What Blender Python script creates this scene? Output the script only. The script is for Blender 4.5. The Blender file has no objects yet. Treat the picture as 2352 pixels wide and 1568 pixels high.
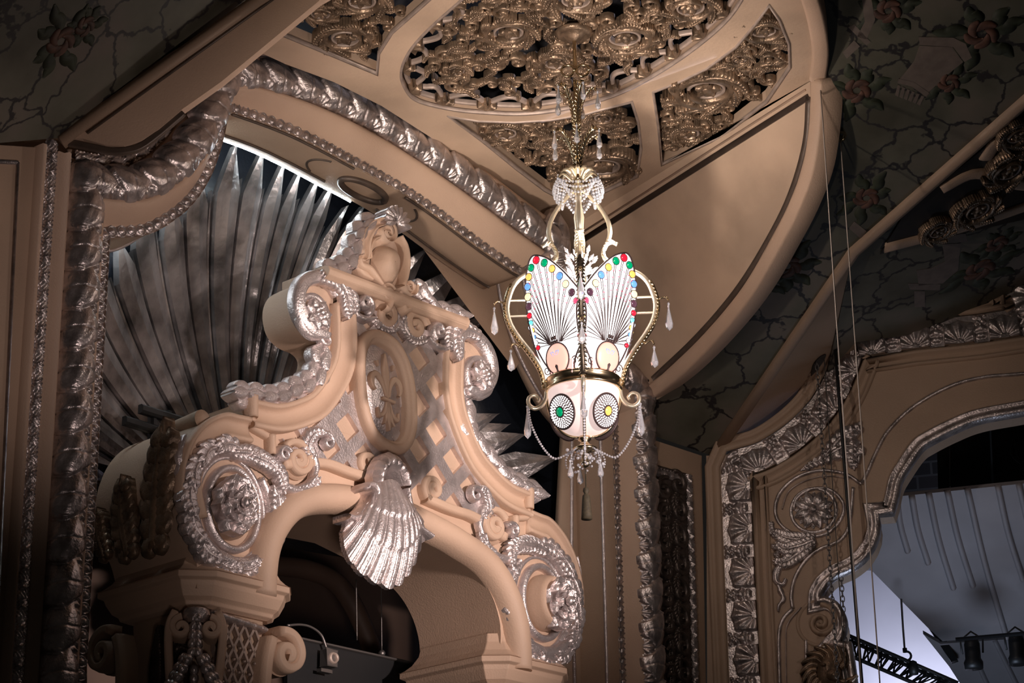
import bpy, math, random
import numpy as np
from mathutils import Matrix, Vector
from mathutils.geometry import tessellate_polygon
random.seed(7); rng = np.random.RandomState(7)
pi = math.pi; rad = math.radians
# ------------------------------------------------------------------ camera, world, lights, exposure
FPX, PITCH, ROLL = 5150.0, rad(20.9), rad(0.8)
CAMZ = 1.6
_F = np.array([0, math.cos(PITCH), math.sin(PITCH)])
_U0 = np.array([0, -math.sin(PITCH), math.cos(PITCH)]); _R0 = np.array([1., 0, 0])
_R = _R0*math.cos(ROLL) - _U0*math.sin(ROLL)
_U = _R0*math.sin(ROLL) + _U0*math.cos(ROLL)
COL = bpy.context.scene.collection
cd = bpy.data.cameras.new('camera'); cam = bpy.data.objects.new('camera', cd); COL.objects.link(cam)
cd.sensor_width = 36; cd.lens = FPX/2352*36; cd.clip_end = 200
M4 = Matrix.Identity(4)
for i in range(3):
    M4[i][0] = _R[i]; M4[i][1] = _U[i]; M4[i][2] = -_F[i]
M4[2][3] = CAMZ
cam.matrix_world = M4
sc = bpy.context.scene; sc.camera = cam
sc.view_settings.view_transform = 'Standard'; sc.view_settings.look = 'None'
sc.view_settings.gamma = 1; sc.view_settings.exposure = 0.15
world = bpy.data.worlds.new('world'); sc.world = world; world.use_nodes = True
world.node_tree.nodes['Background'].inputs[0].default_value = (1, .88, .8, 1)
world.node_tree.nodes['Background'].inputs[1].default_value = 0.007

def lamp(name, kind, loc, target, energy, color, size=.5, spot=40, blend=.6, sy=None):
    L = bpy.data.lights.new(name, kind); L.energy = energy; L.color = color
    if kind == 'SPOT': L.spot_size = rad(spot); L.spot_blend = blend; L.shadow_soft_size = size
    elif kind == 'AREA':
        L.size = size
        if sy: L.shape = 'RECTANGLE'; L.size_y = sy
    else: L.shadow_soft_size = size
    o = bpy.data.objects.new(name, L); COL.objects.link(o); o.location = loc
    d = Vector(target) - Vector(loc); o.rotation_euler = d.to_track_quat('-Z', 'Y').to_euler()
    return o
# warm house spot on the carved surround, then unseen fill spots added for brightness
lamp('house_spotlight', 'SPOT', (9.5, 7.5, 6.4), (-.8, 19.3, 7.5), 11500, (1, .825, .77), .35, 21, 1)
lamp('low_fill_uplight', 'SPOT', (1.0, 4.0, 1.0), (-.6, 19.0, 7.8), 1900, (1, .82, .77), .8, 22, 1)  # unseen fill lamp added to brighten from low in the hall
lamp('ceiling_fill_spot', 'SPOT', (-2.5, 8.0, 1.5), (.4, 18.3, 11.1), 7200, (1, .86, .76), .5, 22, 1)  # added fill that brightens ceiling and cove, source unseen
lamp('rib_fill_spot', 'SPOT', (4.5, 8.0, 2.2), (-2.2, 17.0, 9.7), 2100, (1, .82, .76), .5, 13, 1)  # unseen fill added to warm the upper left rib
lamp('jamb_fill_spot', 'SPOT', (5.5, 9.0, 2.6), (-4.0, 16.0, 8.4), 1300, (1, .82, .78), .4, 18, 1)  # extra light added for the left jamb moulding, source unseen
lamp('proscenium_fill_spot', 'SPOT', (6.5, 9.0, 3.0), (3.6, 22.6, 8.6), 640, (1, .82, .74), .3, 22, 1)  # unseen spot added to bring up the palmette border
# ------------------------------------------------------------------ geometry helpers
def ray(x, y): return _F*FPX + _R*(x-1176) + _U*(784-y)
def nrm(v): v = np.asarray(v, float); return v/np.linalg.norm(v)
class Frame:
    def __init__(s, o, eu, ev, ew): s.o, s.eu, s.ev, s.ew = [np.asarray(k, float) for k in (o, eu, ev, ew)]
    def P(s, u, v, w=0):
        u, v, w = np.broadcast_arrays(np.asarray(u, float), np.asarray(v, float), np.asarray(w, float))
        return s.o + u[..., None]*s.eu + v[..., None]*s.ev + w[..., None]*s.ew
    def hit(s, x, y, w=0):
        r = ray(x, y); p = s.o + s.ew*w; return r*((p@s.ew)/(r@s.ew))
    def uv(s, x, y, w=0):
        q = s.hit(x, y, w) - s.o; return np.array([q@s.eu, q@s.ev])
    def px(s, lst, w=0): return np.array([s.uv(x, y, w) for x, y in lst])
def frame3(p, q, r):
    eu = nrm(q-p); N = nrm(np.cross(q-p, r-p))
    if N@p > 0: N = -N
    return Frame(p, eu, np.cross(N, eu), N)
def smooth(pts, n=8, closed=False):
    P = np.asarray(pts, float)
    if closed: P = np.vstack([P[-1], P, P[0], P[1]])
    else: P = np.vstack([2*P[0]-P[1], P, 2*P[-1]-P[-2]])
    out = []
    for i in range(1, len(P)-2):
        a, b, c, d = P[i-1:i+3]
        for t in np.linspace(0, 1, n, endpoint=False):
            out.append(.5*((2*b)+(-a+c)*t+(2*a-5*b+4*c-d)*t*t+(-a+3*b-3*c+d)*t**3))
    if not closed: out.append(P[-2])
    return np.array(out)
def resample(P, step=None, n=None):
    P = np.asarray(P, float); d = np.r_[0, np.cumsum(np.linalg.norm(np.diff(P, axis=0), axis=1))]
    if n is None: n = max(2, int(d[-1]/step)+1)
    t = np.linspace(0, d[-1], n)
    return np.stack([np.interp(t, d, P[:, k]) for k in range(P.shape[1])], 1)
def length(P): return float(np.linalg.norm(np.diff(P, axis=0), axis=1).sum())
def normals2(P, closed=False):
    P = np.asarray(P, float)
    if closed: T1 = P-np.roll(P, 1, 0); T2 = np.roll(P, -1, 0)-P
    else:
        D = np.diff(P, axis=0); T1 = np.vstack([D[0], D]); T2 = np.vstack([D, D[-1]])
    T1 = T1/np.maximum(np.linalg.norm(T1, axis=1), 1e-9)[:, None]; T2 = T2/np.maximum(np.linalg.norm(T2, axis=1), 1e-9)[:, None]
    T = T1+T2; T /= np.maximum(np.linalg.norm(T, axis=1), 1e-9)[:, None]
    N = np.stack([-T[:, 1], T[:, 0]], 1)
    c = np.clip((T*T1).sum(1), .5, 1)
    return T, N, 1/c
class MB:
    def __init__(s): s.v = []; s.f = []; s.n = 0
    def add(s, V, F):
        V = np.asarray(V, float).reshape(-1, 3); s.v.append(V)
        for f in F: s.f.append(tuple(int(i)+s.n for i in f))
        s.n += len(V); return s
    def grid(s, V, cu=False, cv=False):            # V (n,m,3)
        n, m = V.shape[:2]; idx = np.arange(n*m).reshape(n, m)
        if cu: idx = np.vstack([idx, idx[:1]])
        if cv: idx = np.hstack([idx, idx[:, :1]])
        a = idx[:-1, :-1].ravel(); b = idx[1:, :-1].ravel(); c = idx[1:, 1:].ravel(); d = idx[:-1, 1:].ravel()
        off = s.n; s.v.append(V.reshape(-1, 3)); s.n += n*m
        s.f.extend(map(tuple, (np.stack([a, b, c, d], 1)+off).tolist())); return s
LOC = {}
def empty(name, loc):
    o = bpy.data.objects.new(name, None); o.empty_display_size = .2; COL.objects.link(o)
    loc = np.asarray(loc, float); LOC[o.name] = loc; o.location = Vector(loc+[0, 0, CAMZ]); return o
def build(name, mb, mat, parent=None, sm=True, bevel=0, solid=0):
    V = np.vstack(mb.v); base = (V.min(0)+V.max(0))/2; base[2] = V[:, 2].min()
    me = bpy.data.meshes.new(name); me.from_pydata((V-base).tolist(), [], mb.f); me.update()
    me.materials.append(mat)
    if sm: me.polygons.foreach_set('use_smooth', [True]*len(me.polygons))
    o = bpy.data.objects.new(name, me); COL.objects.link(o); LOC[o.name] = base
    if parent is not None: o.parent = parent; o.location = Vector(base-LOC[parent.name])
    else: o.location = Vector(base+[0, 0, CAMZ])
    if bevel:
        b = o.modifiers.new('bevel', 'BEVEL'); b.width = bevel; b.segments = 2; b.limit_method = 'ANGLE'
    if solid:
        b = o.modifiers.new('solid', 'SOLIDIFY'); b.thickness = solid; b.offset = 0
    return o
def tag(o, label=None, cat=None, group=None, kind=None):
    for k, v in (('label', label), ('category', cat), ('group', group), ('kind', kind)):
        if v: o[k] = v
    return o
def tess(outer, holes=()):
    loops = [[Vector((float(x), float(y), 0)) for x, y in l] for l in [outer]+list(holes)]
    allp = np.vstack([np.asarray(l, float) for l in [outer]+list(holes)])
    return allp, [tuple(t) for t in tessellate_polygon(loops)]
def plate(mb, fr, outer, w0, w1, holes=()):        # polygon slab between offsets w0 (back) and w1 (front)
    pts, tris = tess(outer, holes); n = len(pts)
    V = np.vstack([fr.P(pts[:, 0], pts[:, 1], w1), fr.P(pts[:, 0], pts[:, 1], w0)])
    F = [t for t in tris]+[tuple(i+n for i in reversed(t)) for t in tris]
    k = 0
    for l in [outer]+list(holes):
        m = len(l)
        for i in range(m): a = k+i; b = k+(i+1) % m; F.append((a, b, b+n, a+n))
        k += m
    return mb.add(V, F)
def mould(mb, fr, path, prof, closed=False, w=0, cap=True):   # prof [(a outwards-left, b out)]
    T, N, m = normals2(path, closed); prof = np.asarray(prof, float)
    A = path[:, None, :]+N[:, None, :]*(prof[None, :, 0:1]*m[:, None, None])
    V = fr.P(A[..., 0], A[..., 1], w+np.broadcast_to(prof[None, :, 1], A.shape[:2]))
    off = mb.n; mb.grid(V, cu=closed)
    if cap and not closed:
        k = len(prof); nn = V.shape[0]
        mb.f.append(tuple(off+i for i in range(k))); mb.f.append(tuple(off+(nn-1)*k+i for i in range(k)))
    return mb
def relief(mb, fr, path, hfun, half, na=24, step=.012, R=None, w=0, closed=False):
    """carved band: R -> round torus of radius R, otherwise flat band of half width `half`"""
    P = resample(path, step=step); T, N, m = normals2(P)
    s = np.r_[0, np.cumsum(np.linalg.norm(np.diff(P, axis=0), axis=1))]
    a = np.linspace(-1, 1, na+1); S, Aa = np.meshgrid(s, a, indexing='ij'); H = hfun(S, Aa)
    m = np.minimum(m, 1.25)[:, None]
    if R:
        th = pi/2*(1-Aa)*1.15-pi*.075; off = np.cos(th)*(R+H); ww = np.sin(th)*(R+H)
    else: off = Aa*half; ww = H
    U = P[:, None, :]+N[:, None, :]*(off*m)[..., None]
    return mb.grid(fr.P(U[..., 0], U[..., 1], w+ww))
def strip(mb, fr, pts, hw, h, w0=0., sec='round', na=8, lobes=0, lamp_=.35, sweep=0., vein=0., wb=None, n=None):
    """tapering relief strip along pts: hw half width, h height, w0 base offset (scalars or arrays over 0..1)"""
    P = np.asarray(pts, float); n = n or max(len(P), 10); P = resample(P, n=n); t = np.linspace(0, 1, n)
    def arr(x):
        if np.ndim(x) == 0: return np.full(n, float(x))
        x = np.asarray(x, float); return np.interp(t, np.linspace(0, 1, len(x)), x)
    hw, h, w0 = arr(hw), arr(h), arr(w0); wb_ = w0-.01 if wb is None else arr(wb)
    T, N, m = normals2(P); a = np.linspace(-1, 1, na+1)
    if lobes: L = 1-lamp_*(1-np.abs(np.sin(pi*lobes*t))**.6)
    else: L = np.ones(n)
    Uo = P[:, None]+N[:, None]*(a[None, :]*(hw*L)[:, None])[..., None]+T[:, None]*(sweep*(np.abs(a)**1.3)[None, :]*hw[:, None])[..., None]
    if sec == 'round': pr = np.sqrt(np.clip(1-a*a, 0, 1))
    elif sec == 'flat': pr = np.where(np.abs(a) > .95, .6, 1.)
    elif sec == 'groove': pr = .55+.45*np.cos(2*pi*a*1.0)*-1; pr = np.where(np.abs(a) > .98, .3, pr)
    elif sec == 'leaf': pr = .35+.65*(1-np.abs(a))**.8*(np.abs(a) > .12)+.25*(np.abs(a) <= .12)
    elif sec == 'cup': pr = .35+.65*a*a
    W = w0[:, None]+h[:, None]*pr[None, :]
    if vein: W = W+vein*np.cos(a*pi*5)[None, :]*(h > 0)[:, None]
    V = fr.P(Uo[..., 0], Uo[..., 1], W)
    lo0 = fr.P(Uo[:, 0, 0], Uo[:, 0, 1], wb_)[:, None]; lo1 = fr.P(Uo[:, -1, 0], Uo[:, -1, 1], wb_)[:, None]
    V = np.concatenate([lo0, V, lo1], 1); off = mb.n; k = V.shape[1]; mb.grid(V)
    mb.f.append(tuple(off+i for i in range(k))); mb.f.append(tuple(off+(n-1)*k+i for i in range(k)))
    return mb
def spiral(c, r0, r1, turns, a0, d=1, n=60, asp=1.0):
    t = np.linspace(0, 1, n); r = r0*(r1/r0)**t; a = a0+d*2*pi*turns*t
    return np.stack([c[0]+r*np.cos(a)*asp, c[1]+r*np.sin(a)], 1)
def ellipse(c, rx, ry, n=48, a0=0, e=1.0):
    a = a0+np.linspace(0, 2*pi, n, endpoint=False); cs, sn = np.cos(a), np.sin(a)
    return np.stack([c[0]+rx*np.sign(cs)*np.abs(cs)**e, c[1]+ry*np.sign(sn)*np.abs(sn)**e], 1)
def ellipsoid(mb, c, ax, ay, az, nu=12, nv=8):
    c, ax, ay, az = [np.asarray(k, float) for k in (c, ax, ay, az)]
    th = np.linspace(0, 2*pi, nu, endpoint=False); ph = np.linspace(-pi/2, pi/2, nv+1)
    TH, PH = np.meshgrid(th, ph, indexing='ij')
    V = c+(np.cos(TH)*np.cos(PH))[..., None]*ax+(np.sin(TH)*np.cos(PH))[..., None]*ay+np.sin(PH)[..., None]*az
    return mb.grid(V, cu=True)
def ball(mb, c, r, nu=8, nv=5): return ellipsoid(mb, c, (r, 0, 0), (0, r, 0), (0, 0, r), nu, nv)
def blob(mb, fr, u, v, w, ru, rv, rw, rot=0, nu=12, nv=6):
    e1 = fr.eu*math.cos(rot)+fr.ev*math.sin(rot); e2 = -fr.eu*math.sin(rot)+fr.ev*math.cos(rot)
    return ellipsoid(mb, fr.P(u, v, w), e1*ru, e2*rv, fr.ew*rw, nu, nv)
def tube(mb, P, r, n=8, closed=False):
    P = np.asarray(P, float); r = np.interp(np.linspace(0, 1, len(P)), np.linspace(0, 1, len(np.atleast_1d(r))), np.atleast_1d(r)) if np.ndim(r) else np.full(len(P), float(r))
    T = np.gradient(P, axis=0); T /= np.maximum(np.linalg.norm(T, axis=1), 1e-9)[:, None]
    ref = np.array([0, 0, 1.]) if abs(T[0][2]) < .9 else np.array([1., 0, 0])
    X = []; x = nrm(np.cross(T[0], ref))
    for t in T:
        x = x-t*(x@t); x = x/max(np.linalg.norm(x), 1e-9); X.append(x)
    X = np.array(X); Y = np.cross(T, X); a = np.linspace(0, 2*pi, n, endpoint=False)
    V = P[:, None]+r[:, None, None]*(np.cos(a)[None, :, None]*X[:, None]+np.sin(a)[None, :, None]*Y[:, None])
    off = mb.n; mb.grid(V, cv=True)
    mb.f.append(tuple(off+i for i in range(n))); mb.f.append(tuple(off+(len(P)-1)*n+i for i in range(n)))
    return mb
def lathe(mb, c, prof, n=32):
    a = np.linspace(0, 2*pi, n, endpoint=False); prof = np.asarray(prof, float); c = np.asarray(c, float)
    V = np.zeros((n, len(prof), 3)); V[..., 0] = c[0]+np.cos(a)[:, None]*prof[:, 0]; V[..., 1] = c[1]+np.sin(a)[:, None]*prof[:, 0]; V[..., 2] = c[2]+prof[:, 1]
    return mb.grid(V, cu=True)
def box(mb, fr, u0, u1, v0, v1, w0, w1):
    V = [fr.P(u, v, w) for w in (w0, w1) for v in (v0, v1) for u in (u0, u1)]
    return mb.add(V, [(0, 1, 3, 2), (4, 5, 7, 6), (0, 1, 5, 4), (2, 3, 7, 6), (0, 2, 6, 4), (1, 3, 7, 5)])
def petal_rose(mb, fr, c, R, w, n=8, a0=0, h=.03, sq=.42, curl=0):
    for k in range(n):
        a = a0+2*pi*k/n; d = np.array([math.cos(a), math.sin(a)])
        P = np.array(c)+np.linspace(.15, 1, 12)[:, None]*R*d
        strip(mb, fr, P, R*sq*np.sin(pi*np.linspace(.12, .97, 12)**.9), h*np.array([.5, .9, 1, .8, .4]), w+curl*np.linspace(0, 1, 6)**2, sec='round', na=8, wb=w-.02, vein=h*.12)
def leaf(mb, fr, pts, W, h=.05, w0=.02, lobes=5, curl=0., na=10, n=34, wb=None, tip=.04):
    """acanthus leaf: raised midrib with curved, pointed leaflets down both sides"""
    P = smooth(pts, 8) if len(pts) > 2 else np.asarray(pts, float); wbb = (w0-.03 if wb is None else wb)
    m = lobes*2+1; Q = resample(P, n=m+1); T, N, _ = normals2(Q); Ln = length(P); sp = Ln/m
    strip(mb, fr, P, W*np.array([.30, .34, .30, .2, .05]), h*np.array([.9, .8, .6]), w0+curl*np.linspace(0, 1, 8)**2, sec='round', na=6, n=18, wb=wbb)
    for i in range(m):
        t = i/m; L = W*1.35*max(math.sin(pi*min(t*.80+.16, 1))**.7, .25)
        for sg in (-1, 1):
            a = rad(62-28*t); d0 = T[i]*math.cos(a)+N[i]*sg*math.sin(a); d1 = T[i]*math.cos(a*.45)+N[i]*sg*math.sin(a*.45)
            p0 = Q[i]; p1 = p0+d0*L*.5; p2 = p1+d1*L*.55; wt = w0+curl*t**2
            strip(mb, fr, smooth([p0, p1, p2], 3), max(sp*.70, .012)*np.array([.6, 1, 1, .75, .12]), h*np.array([.75, .8, .7, .45]), np.array([wt, wt+.01, wt-.005]), sec='leaf', na=6, n=8, wb=wbb)
    strip(mb, fr, np.array([Q[-2], Q[-1]+T[-1]*sp*.6]), sp*.55*np.array([.8, 1, .6, .1]), h*.5, w0+curl, sec='leaf', na=6, n=7, wb=wbb)
def clip_poly(poly, a, b):            # keep the part left of a->b
    out = []; n = len(poly); d = (b[0]-a[0], b[1]-a[1])
    side = lambda p: d[0]*(p[1]-a[1])-d[1]*(p[0]-a[0])
    for i in range(n):
        p, q = poly[i], poly[(i+1) % n]; sp, sq = side(p), side(q)
        if sp >= 0: out.append(p)
        if sp*sq < 0:
            t = sp/(sp-sq); out.append((p[0]+t*(q[0]-p[0]), p[1]+t*(q[1]-p[1])))
    return out
def inside(poly, p):
    x, y = p; r = False; n = len(poly)
    for i in range(n):
        x1, y1 = poly[i]; x2, y2 = poly[(i+1) % n]
        if (y1 > y) != (y2 > y) and x < (x2-x1)*(y-y1)/(y2-y1)+x1: r = not r
    return r
# ------------------------------------------------------------------ materials
def mat(name, col, metal=0., rough=.5, noise=0., nscale=3., bump=0., bscale=40., emit=None, es=0., trans=0., col2=None, detail=6., alpha=1.):
    m = bpy.data.materials.new(name); m.use_nodes = True; nt = m.node_tree; b = nt.nodes['Principled BSDF']
    b.inputs['Base Color'].default_value = (*col, 1); b.inputs['Metallic'].default_value = metal; b.inputs['Roughness'].default_value = rough
    if trans: b.inputs['Transmission Weight'].default_value = trans
    if emit: b.inputs['Emission Color'].default_value = (*emit, 1); b.inputs['Emission Strength'].default_value = es
    if noise or bump: g = nt.nodes.new('ShaderNodeNewGeometry')
    if noise:
        n = nt.nodes.new('ShaderNodeTexNoise'); n.inputs['Scale'].default_value = nscale; n.inputs['Detail'].default_value = detail
        nt.links.new(g.outputs['Position'], n.inputs['Vector'])
        r = nt.nodes.new('ShaderNodeValToRGB'); c2 = col2 or tuple(c*(1-noise) for c in col)
        r.color_ramp.elements[0].position = .35; r.color_ramp.elements[0].color = (*c2, 1)
        r.color_ramp.elements[1].position = .65; r.color_ramp.elements[1].color = (*col, 1)
        nt.links.new(n.outputs['Fac'], r.inputs['Fac']); nt.links.new(r.outputs['Color'], b.inputs['Base Color'])
    if bump:
        n2 = nt.nodes.new('ShaderNodeTexNoise'); n2.inputs['Scale'].default_value = bscale; n2.inputs['Detail'].default_value = 4
        nt.links.new(g.outputs['Position'], n2.inputs['Vector'])
        bp = nt.nodes.new('ShaderNodeBump'); bp.inputs['Strength'].default_value = bump; bp.inputs['Distance'].default_value = .02
        nt.links.new(n2.outputs['Fac'], bp.inputs['Height']); nt.links.new(bp.outputs['Normal'], b.inputs['Normal'])
    return m
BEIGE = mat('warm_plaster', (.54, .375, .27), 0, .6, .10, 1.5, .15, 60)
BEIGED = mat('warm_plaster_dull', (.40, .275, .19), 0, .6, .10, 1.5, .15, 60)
COVE = mat('clouded_plaster', (.56, .40, .285), 0, .55, .28, 1.1, .1, 30)
TAUPE = mat('taupe_paint_and_shade', (.12, .085, .065), .3, .45, .3, 8)
SILVER = mat('silver_leaf', (.72, .635, .62), .74, .32, .26, 9, .35, 55)
SILVERM = mat('antique_silver_moulding', (.66, .575, .55), .8, .32, .5, 9, .3, 45)
BLADE = mat('tarnished_shaded_silver_leaf', (.62, .57, .56), .78, .28, .72, 2.6, .5, 9)  # leaf patches, contrast raised to put uneven light into the colour
BRONZE = mat('aged_bronze', (.35, .24, .16), .62, .36, .6, 7, .3, 40)
BRONZEL = mat('pale_bronze', (.44, .34, .285), .35, .5, .3, 9)
DARKBR = mat('dark_bronze_relief', (.13, .10, .085), .7, .42, .5, 8, .4, 30)
NAVY = mat('midnight_paint', (.010, .013, .020), 0, .42, .3, 3, .2, 20)
BLACK = mat('black_metal', (.012, .012, .013), .2, .45)
VOID = mat('attic_board', (.055, .055, .065), 0, .8, .8, 2.2)
BRASS = mat('polished_brass', (.72, .58, .38), 1, .22, .25, 12)
PBRASS = mat('pale_gilt', (.86, .76, .58), .8, .3)
DLEAF = mat('dark_brass', (.10, .08, .06), .8, .4, .4, 30)
CRYS = mat('cut_crystal', (.92, .94, 1), 0, .06, trans=.75)
LEAD = mat('dark_lead_came', (.05, .03, .03), .3, .5)
WGLASS = mat('milk_glass_wing', (.9, .85, .85), 0, .3, emit=(1, .93, .93), es=2.0)
BGLASS = mat('milk_glass_bowl', (.62, .46, .43), 0, .3, emit=(1, .78, .74), es=.55)
PINK = mat('rose_glass', (.9, .5, .48), 0, .3, emit=(1, .48, .45), es=.9)
ROPE = mat('pale_rope', (.42, .36, .32), 0, .8)
ROPED = mat('dark_rope', (.06, .055, .05), 0, .8)
STEEL = mat('galvanised_steel', (.20, .18, .17), .8, .4)
CANVAS = mat('grey_canopy_panel', (.34, .31, .32), 0, .6, .12, 2)
CYC = mat('pale_cyclorama_cloth', (.75, .75, .85), 0, .8, .12, 1.2)
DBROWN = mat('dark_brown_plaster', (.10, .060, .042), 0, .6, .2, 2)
TASSEL = mat('olive_silk', (.055, .042, .022), 0, .75, .4, 60)
JC = {k: mat(k+'_glass_jewel', c, 0, .15, emit=c, es=e) for k, c, e in (
    ('red', (.60, .01, .03), .8), ('green', (.0, .22, .09), .9), ('amber', (.85, .42, .10), .9), ('blue', (.10, .27, .75), .9), ('cream', (.85, .68, .36), .9),
    ('plum', (.07, .03, .05), .6), ('rose', (.8, .06, .14), .9), ('clear', (.75, .82, .9), 1.0), ('teal', (.12, .60, .62), .9), ('yellow', (.85, .62, .12), 1))}
def mural_mat():
    m = bpy.data.materials.new('painted_mural'); m.use_nodes = True; nt = m.node_tree; b = nt.nodes['Principled BSDF']
    N = nt.nodes.new; L = nt.links.new
    g = N('ShaderNodeNewGeometry'); n = N('ShaderNodeTexNoise'); n.inputs['Scale'].default_value = 5.5; n.inputs['Detail'].default_value = 5
    L(g.outputs['Position'], n.inputs['Vector'])
    mx = N('ShaderNodeMix'); mx.data_type = 'VECTOR'; mx.inputs[0].default_value = .22
    L(g.outputs['Position'], mx.inputs[4]); L(n.outputs['Color'], mx.inputs[5])
    v = N('ShaderNodeTexVoronoi'); v.feature = 'DISTANCE_TO_EDGE'; v.inputs['Scale'].default_value = 2.5; L(mx.outputs[1], v.inputs['Vector'])
    r = N('ShaderNodeValToRGB'); r.color_ramp.elements[0].position = .020; r.color_ramp.elements[0].color = (0, 0, 0, 1)
    r.color_ramp.elements[1].position = .040; r.color_ramp.elements[1].color = (1, 1, 1, 1); L(v.outputs['Distance'], r.inputs['Fac'])
    n2 = N('ShaderNodeTexNoise'); n2.inputs['Scale'].default_value = 1.1; n2.inputs['Detail'].default_value = 8; L(g.outputs['Position'], n2.inputs['Vector'])
    r2 = N('ShaderNodeValToRGB'); e = r2.color_ramp.elements; e[0].position = .33; e[0].color = (.045, .040, .024, 1); e[1].position = .66; e[1].color = (.14, .11, .088, 1)
    q = r2.color_ramp.elements.new(.5); q.color = (.095, .088, .062, 1); L(n2.outputs['Fac'], r2.inputs['Fac'])
    m2 = N('ShaderNodeMix'); m2.data_type = 'RGBA'; L(r.outputs['Color'], m2.inputs[0]); m2.inputs[6].default_value = (.012, .009, .008, 1)
    L(r2.outputs['Color'], m2.inputs[7]); L(m2.outputs[2], b.inputs['Base Color']); b.inputs['Roughness'].default_value = .65
    return m
MURAL = mural_mat()
ROSE = mat('painted_rose_orange', (.11, .045, .026), 0, .7, .6, 12)
PLEAF = mat('painted_leaf_green', (.030, .036, .016), 0, .7, .5, 9)
PSTONE = mat('painted_stone', (.15, .115, .095), 0, .7, .25, 10)
def brick_mat():
    m = bpy.data.materials.new('dark_brick'); m.use_nodes = True; nt = m.node_tree; b = nt.nodes['Principled BSDF']
    t = nt.nodes.new('ShaderNodeTexBrick'); tc = nt.nodes.new('ShaderNodeTexCoord'); t.inputs['Scale'].default_value = 1.3
    t.inputs['Color1'].default_value = (.05, .045, .05, 1); t.inputs['Color2'].default_value = (.03, .03, .035, 1); t.inputs['Mortar'].default_value = (.10, .10, .11, 1)
    mp = nt.nodes.new('ShaderNodeMapping'); mp.inputs['Rotation'].default_value = (pi/2, 0, 0)
    nt.links.new(tc.outputs['Object'], mp.inputs['Vector']); nt.links.new(mp.outputs['Vector'], t.inputs['Vector']); nt.links.new(t.outputs['Color'], b.inputs['Base Color'])
    b.inputs['Roughness'].default_value = .9; return m
BRICK = brick_mat()
# ------------------------------------------------------------------ the planes of the room (camera-relative metres)
AZ = rad(42.5); dA = np.array([math.sin(AZ), math.cos(AZ), 0]); nA = np.array([math.cos(AZ), -math.sin(AZ), 0])
Z = np.array([0, 0, 1.])
A = Frame((.45, 20.9, 0), dA, Z, nA)                     # organ-chamber wall
H = 9.5
CE = Frame((0, 0, H), (1, 0, 0), (0, 1, 0), (0, 0, -1))   # flat ceiling; w points down
c0 = A.hit(1620, 1045)*[1, 1, 0]
bz = rad(75); dB = np.array([math.sin(bz), -math.cos(bz), 0]); nB = np.array([-math.cos(bz), -math.sin(bz), 0])
B = Frame(c0, dB, Z, nB)                                  # proscenium wall
G = frame3(CE.hit(1290, 535), CE.hit(1880, 175), A.hit(1480, 905))
MU = frame3(CE.hit(1880, 175), A.hit(1480, 905), A.hit(1640, 1045))
TT = frame3(MU.hit(1640, 1045), MU.hit(1960, 580), B.hit(1900, 850))
DD = frame3(MU.hit(1960, 580), MU.hit(2352, 230), B.hit(2150, 750))
Hs = Frame((0, 0, 9.3), (1, 0, 0), (0, 1, 0), (0, 0, -1))
S = frame3(A.hit(140, 320, .1), Hs.hit(740, 0), Hs.hit(550, 0))
LM = frame3(A.hit(140, 320, .1), Hs.hit(540, 0), A.hit(0, 330, .1))
MID = -2.25
def mir(p):
    p = np.asarray(p, float).copy(); u = 2*MID-p[..., 0]; v = p[..., 1]
    k = np.clip((u-MID)/.8, 0, 1); p[..., 0] = u; p[..., 1] = v-.045*(7.9-v)*k; return p
def both(f):                                              # run a builder for the traced side and its mirror
    for m in (False, True): f((lambda p: mir(p)) if m else (lambda p: np.asarray(p, float)), m)
# ================================================================== SETTING
def struct(name, mb, m, label=None, **k):
    o = build(name, mb, m, **k); o['kind'] = 'structure'
    if label: o['label'] = label
    return o
def slab(name, fr, pxs, w0, w1, m, holes=(), label=None, dw=0):
    mb = MB(); plate(mb, fr, fr.px(pxs, dw), w0, w1, [fr.px(h, dw) for h in holes]); return struct(name, mb, m, label, sm=False)
LJ = [(-5.80, 3.2), (-5.80, 7.80)]
Lq = smooth(A.px([(190, 412), (235, 421), (300, 425), (370, 398), (435, 338), (475, 270), (503, 195)]), 8)
La = smooth(A.px([(508, 172), (560, 168), (655, 187), (766, 224), (876, 281), (987, 355), (1097, 431), (1197, 506), (1266, 556)]), 8)
Rq = mir(Lq)[::-1]; RJ = np.array([(1.27, 7.62), (1.27, 3.2)]); Rq[-1] = RJ[0]
TOR = [np.array(LJ), Lq, La, Rq, RJ]
EW = -.125                                        # the egg moulding sits a little deeper than the roll
ue = float(A.uv(236, 560, EW)[0])
Eq = smooth(A.px([(237, 532), (325, 526), (383, 497), (432, 455), (471, 394), (497, 318), (511, 250)], EW), 8)
Ea = smooth(A.px([(515, 240), (640, 285), (720, 322), (800, 365), (950, 450), (1100, 560), (1190, 622)], EW), 8)
Er = mir(Eq)[::-1]
EGG = [np.array([(ue, 3.2), Eq[0]]), Eq, Ea, Er, np.array([Er[-1], (Er[-1][0], 3.2)])]
def joined(secs): return np.vstack([s if i == 0 else s[1:] for i, s in enumerate(secs)])
torP, eggP = joined(TOR), joined(EGG)
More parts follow.
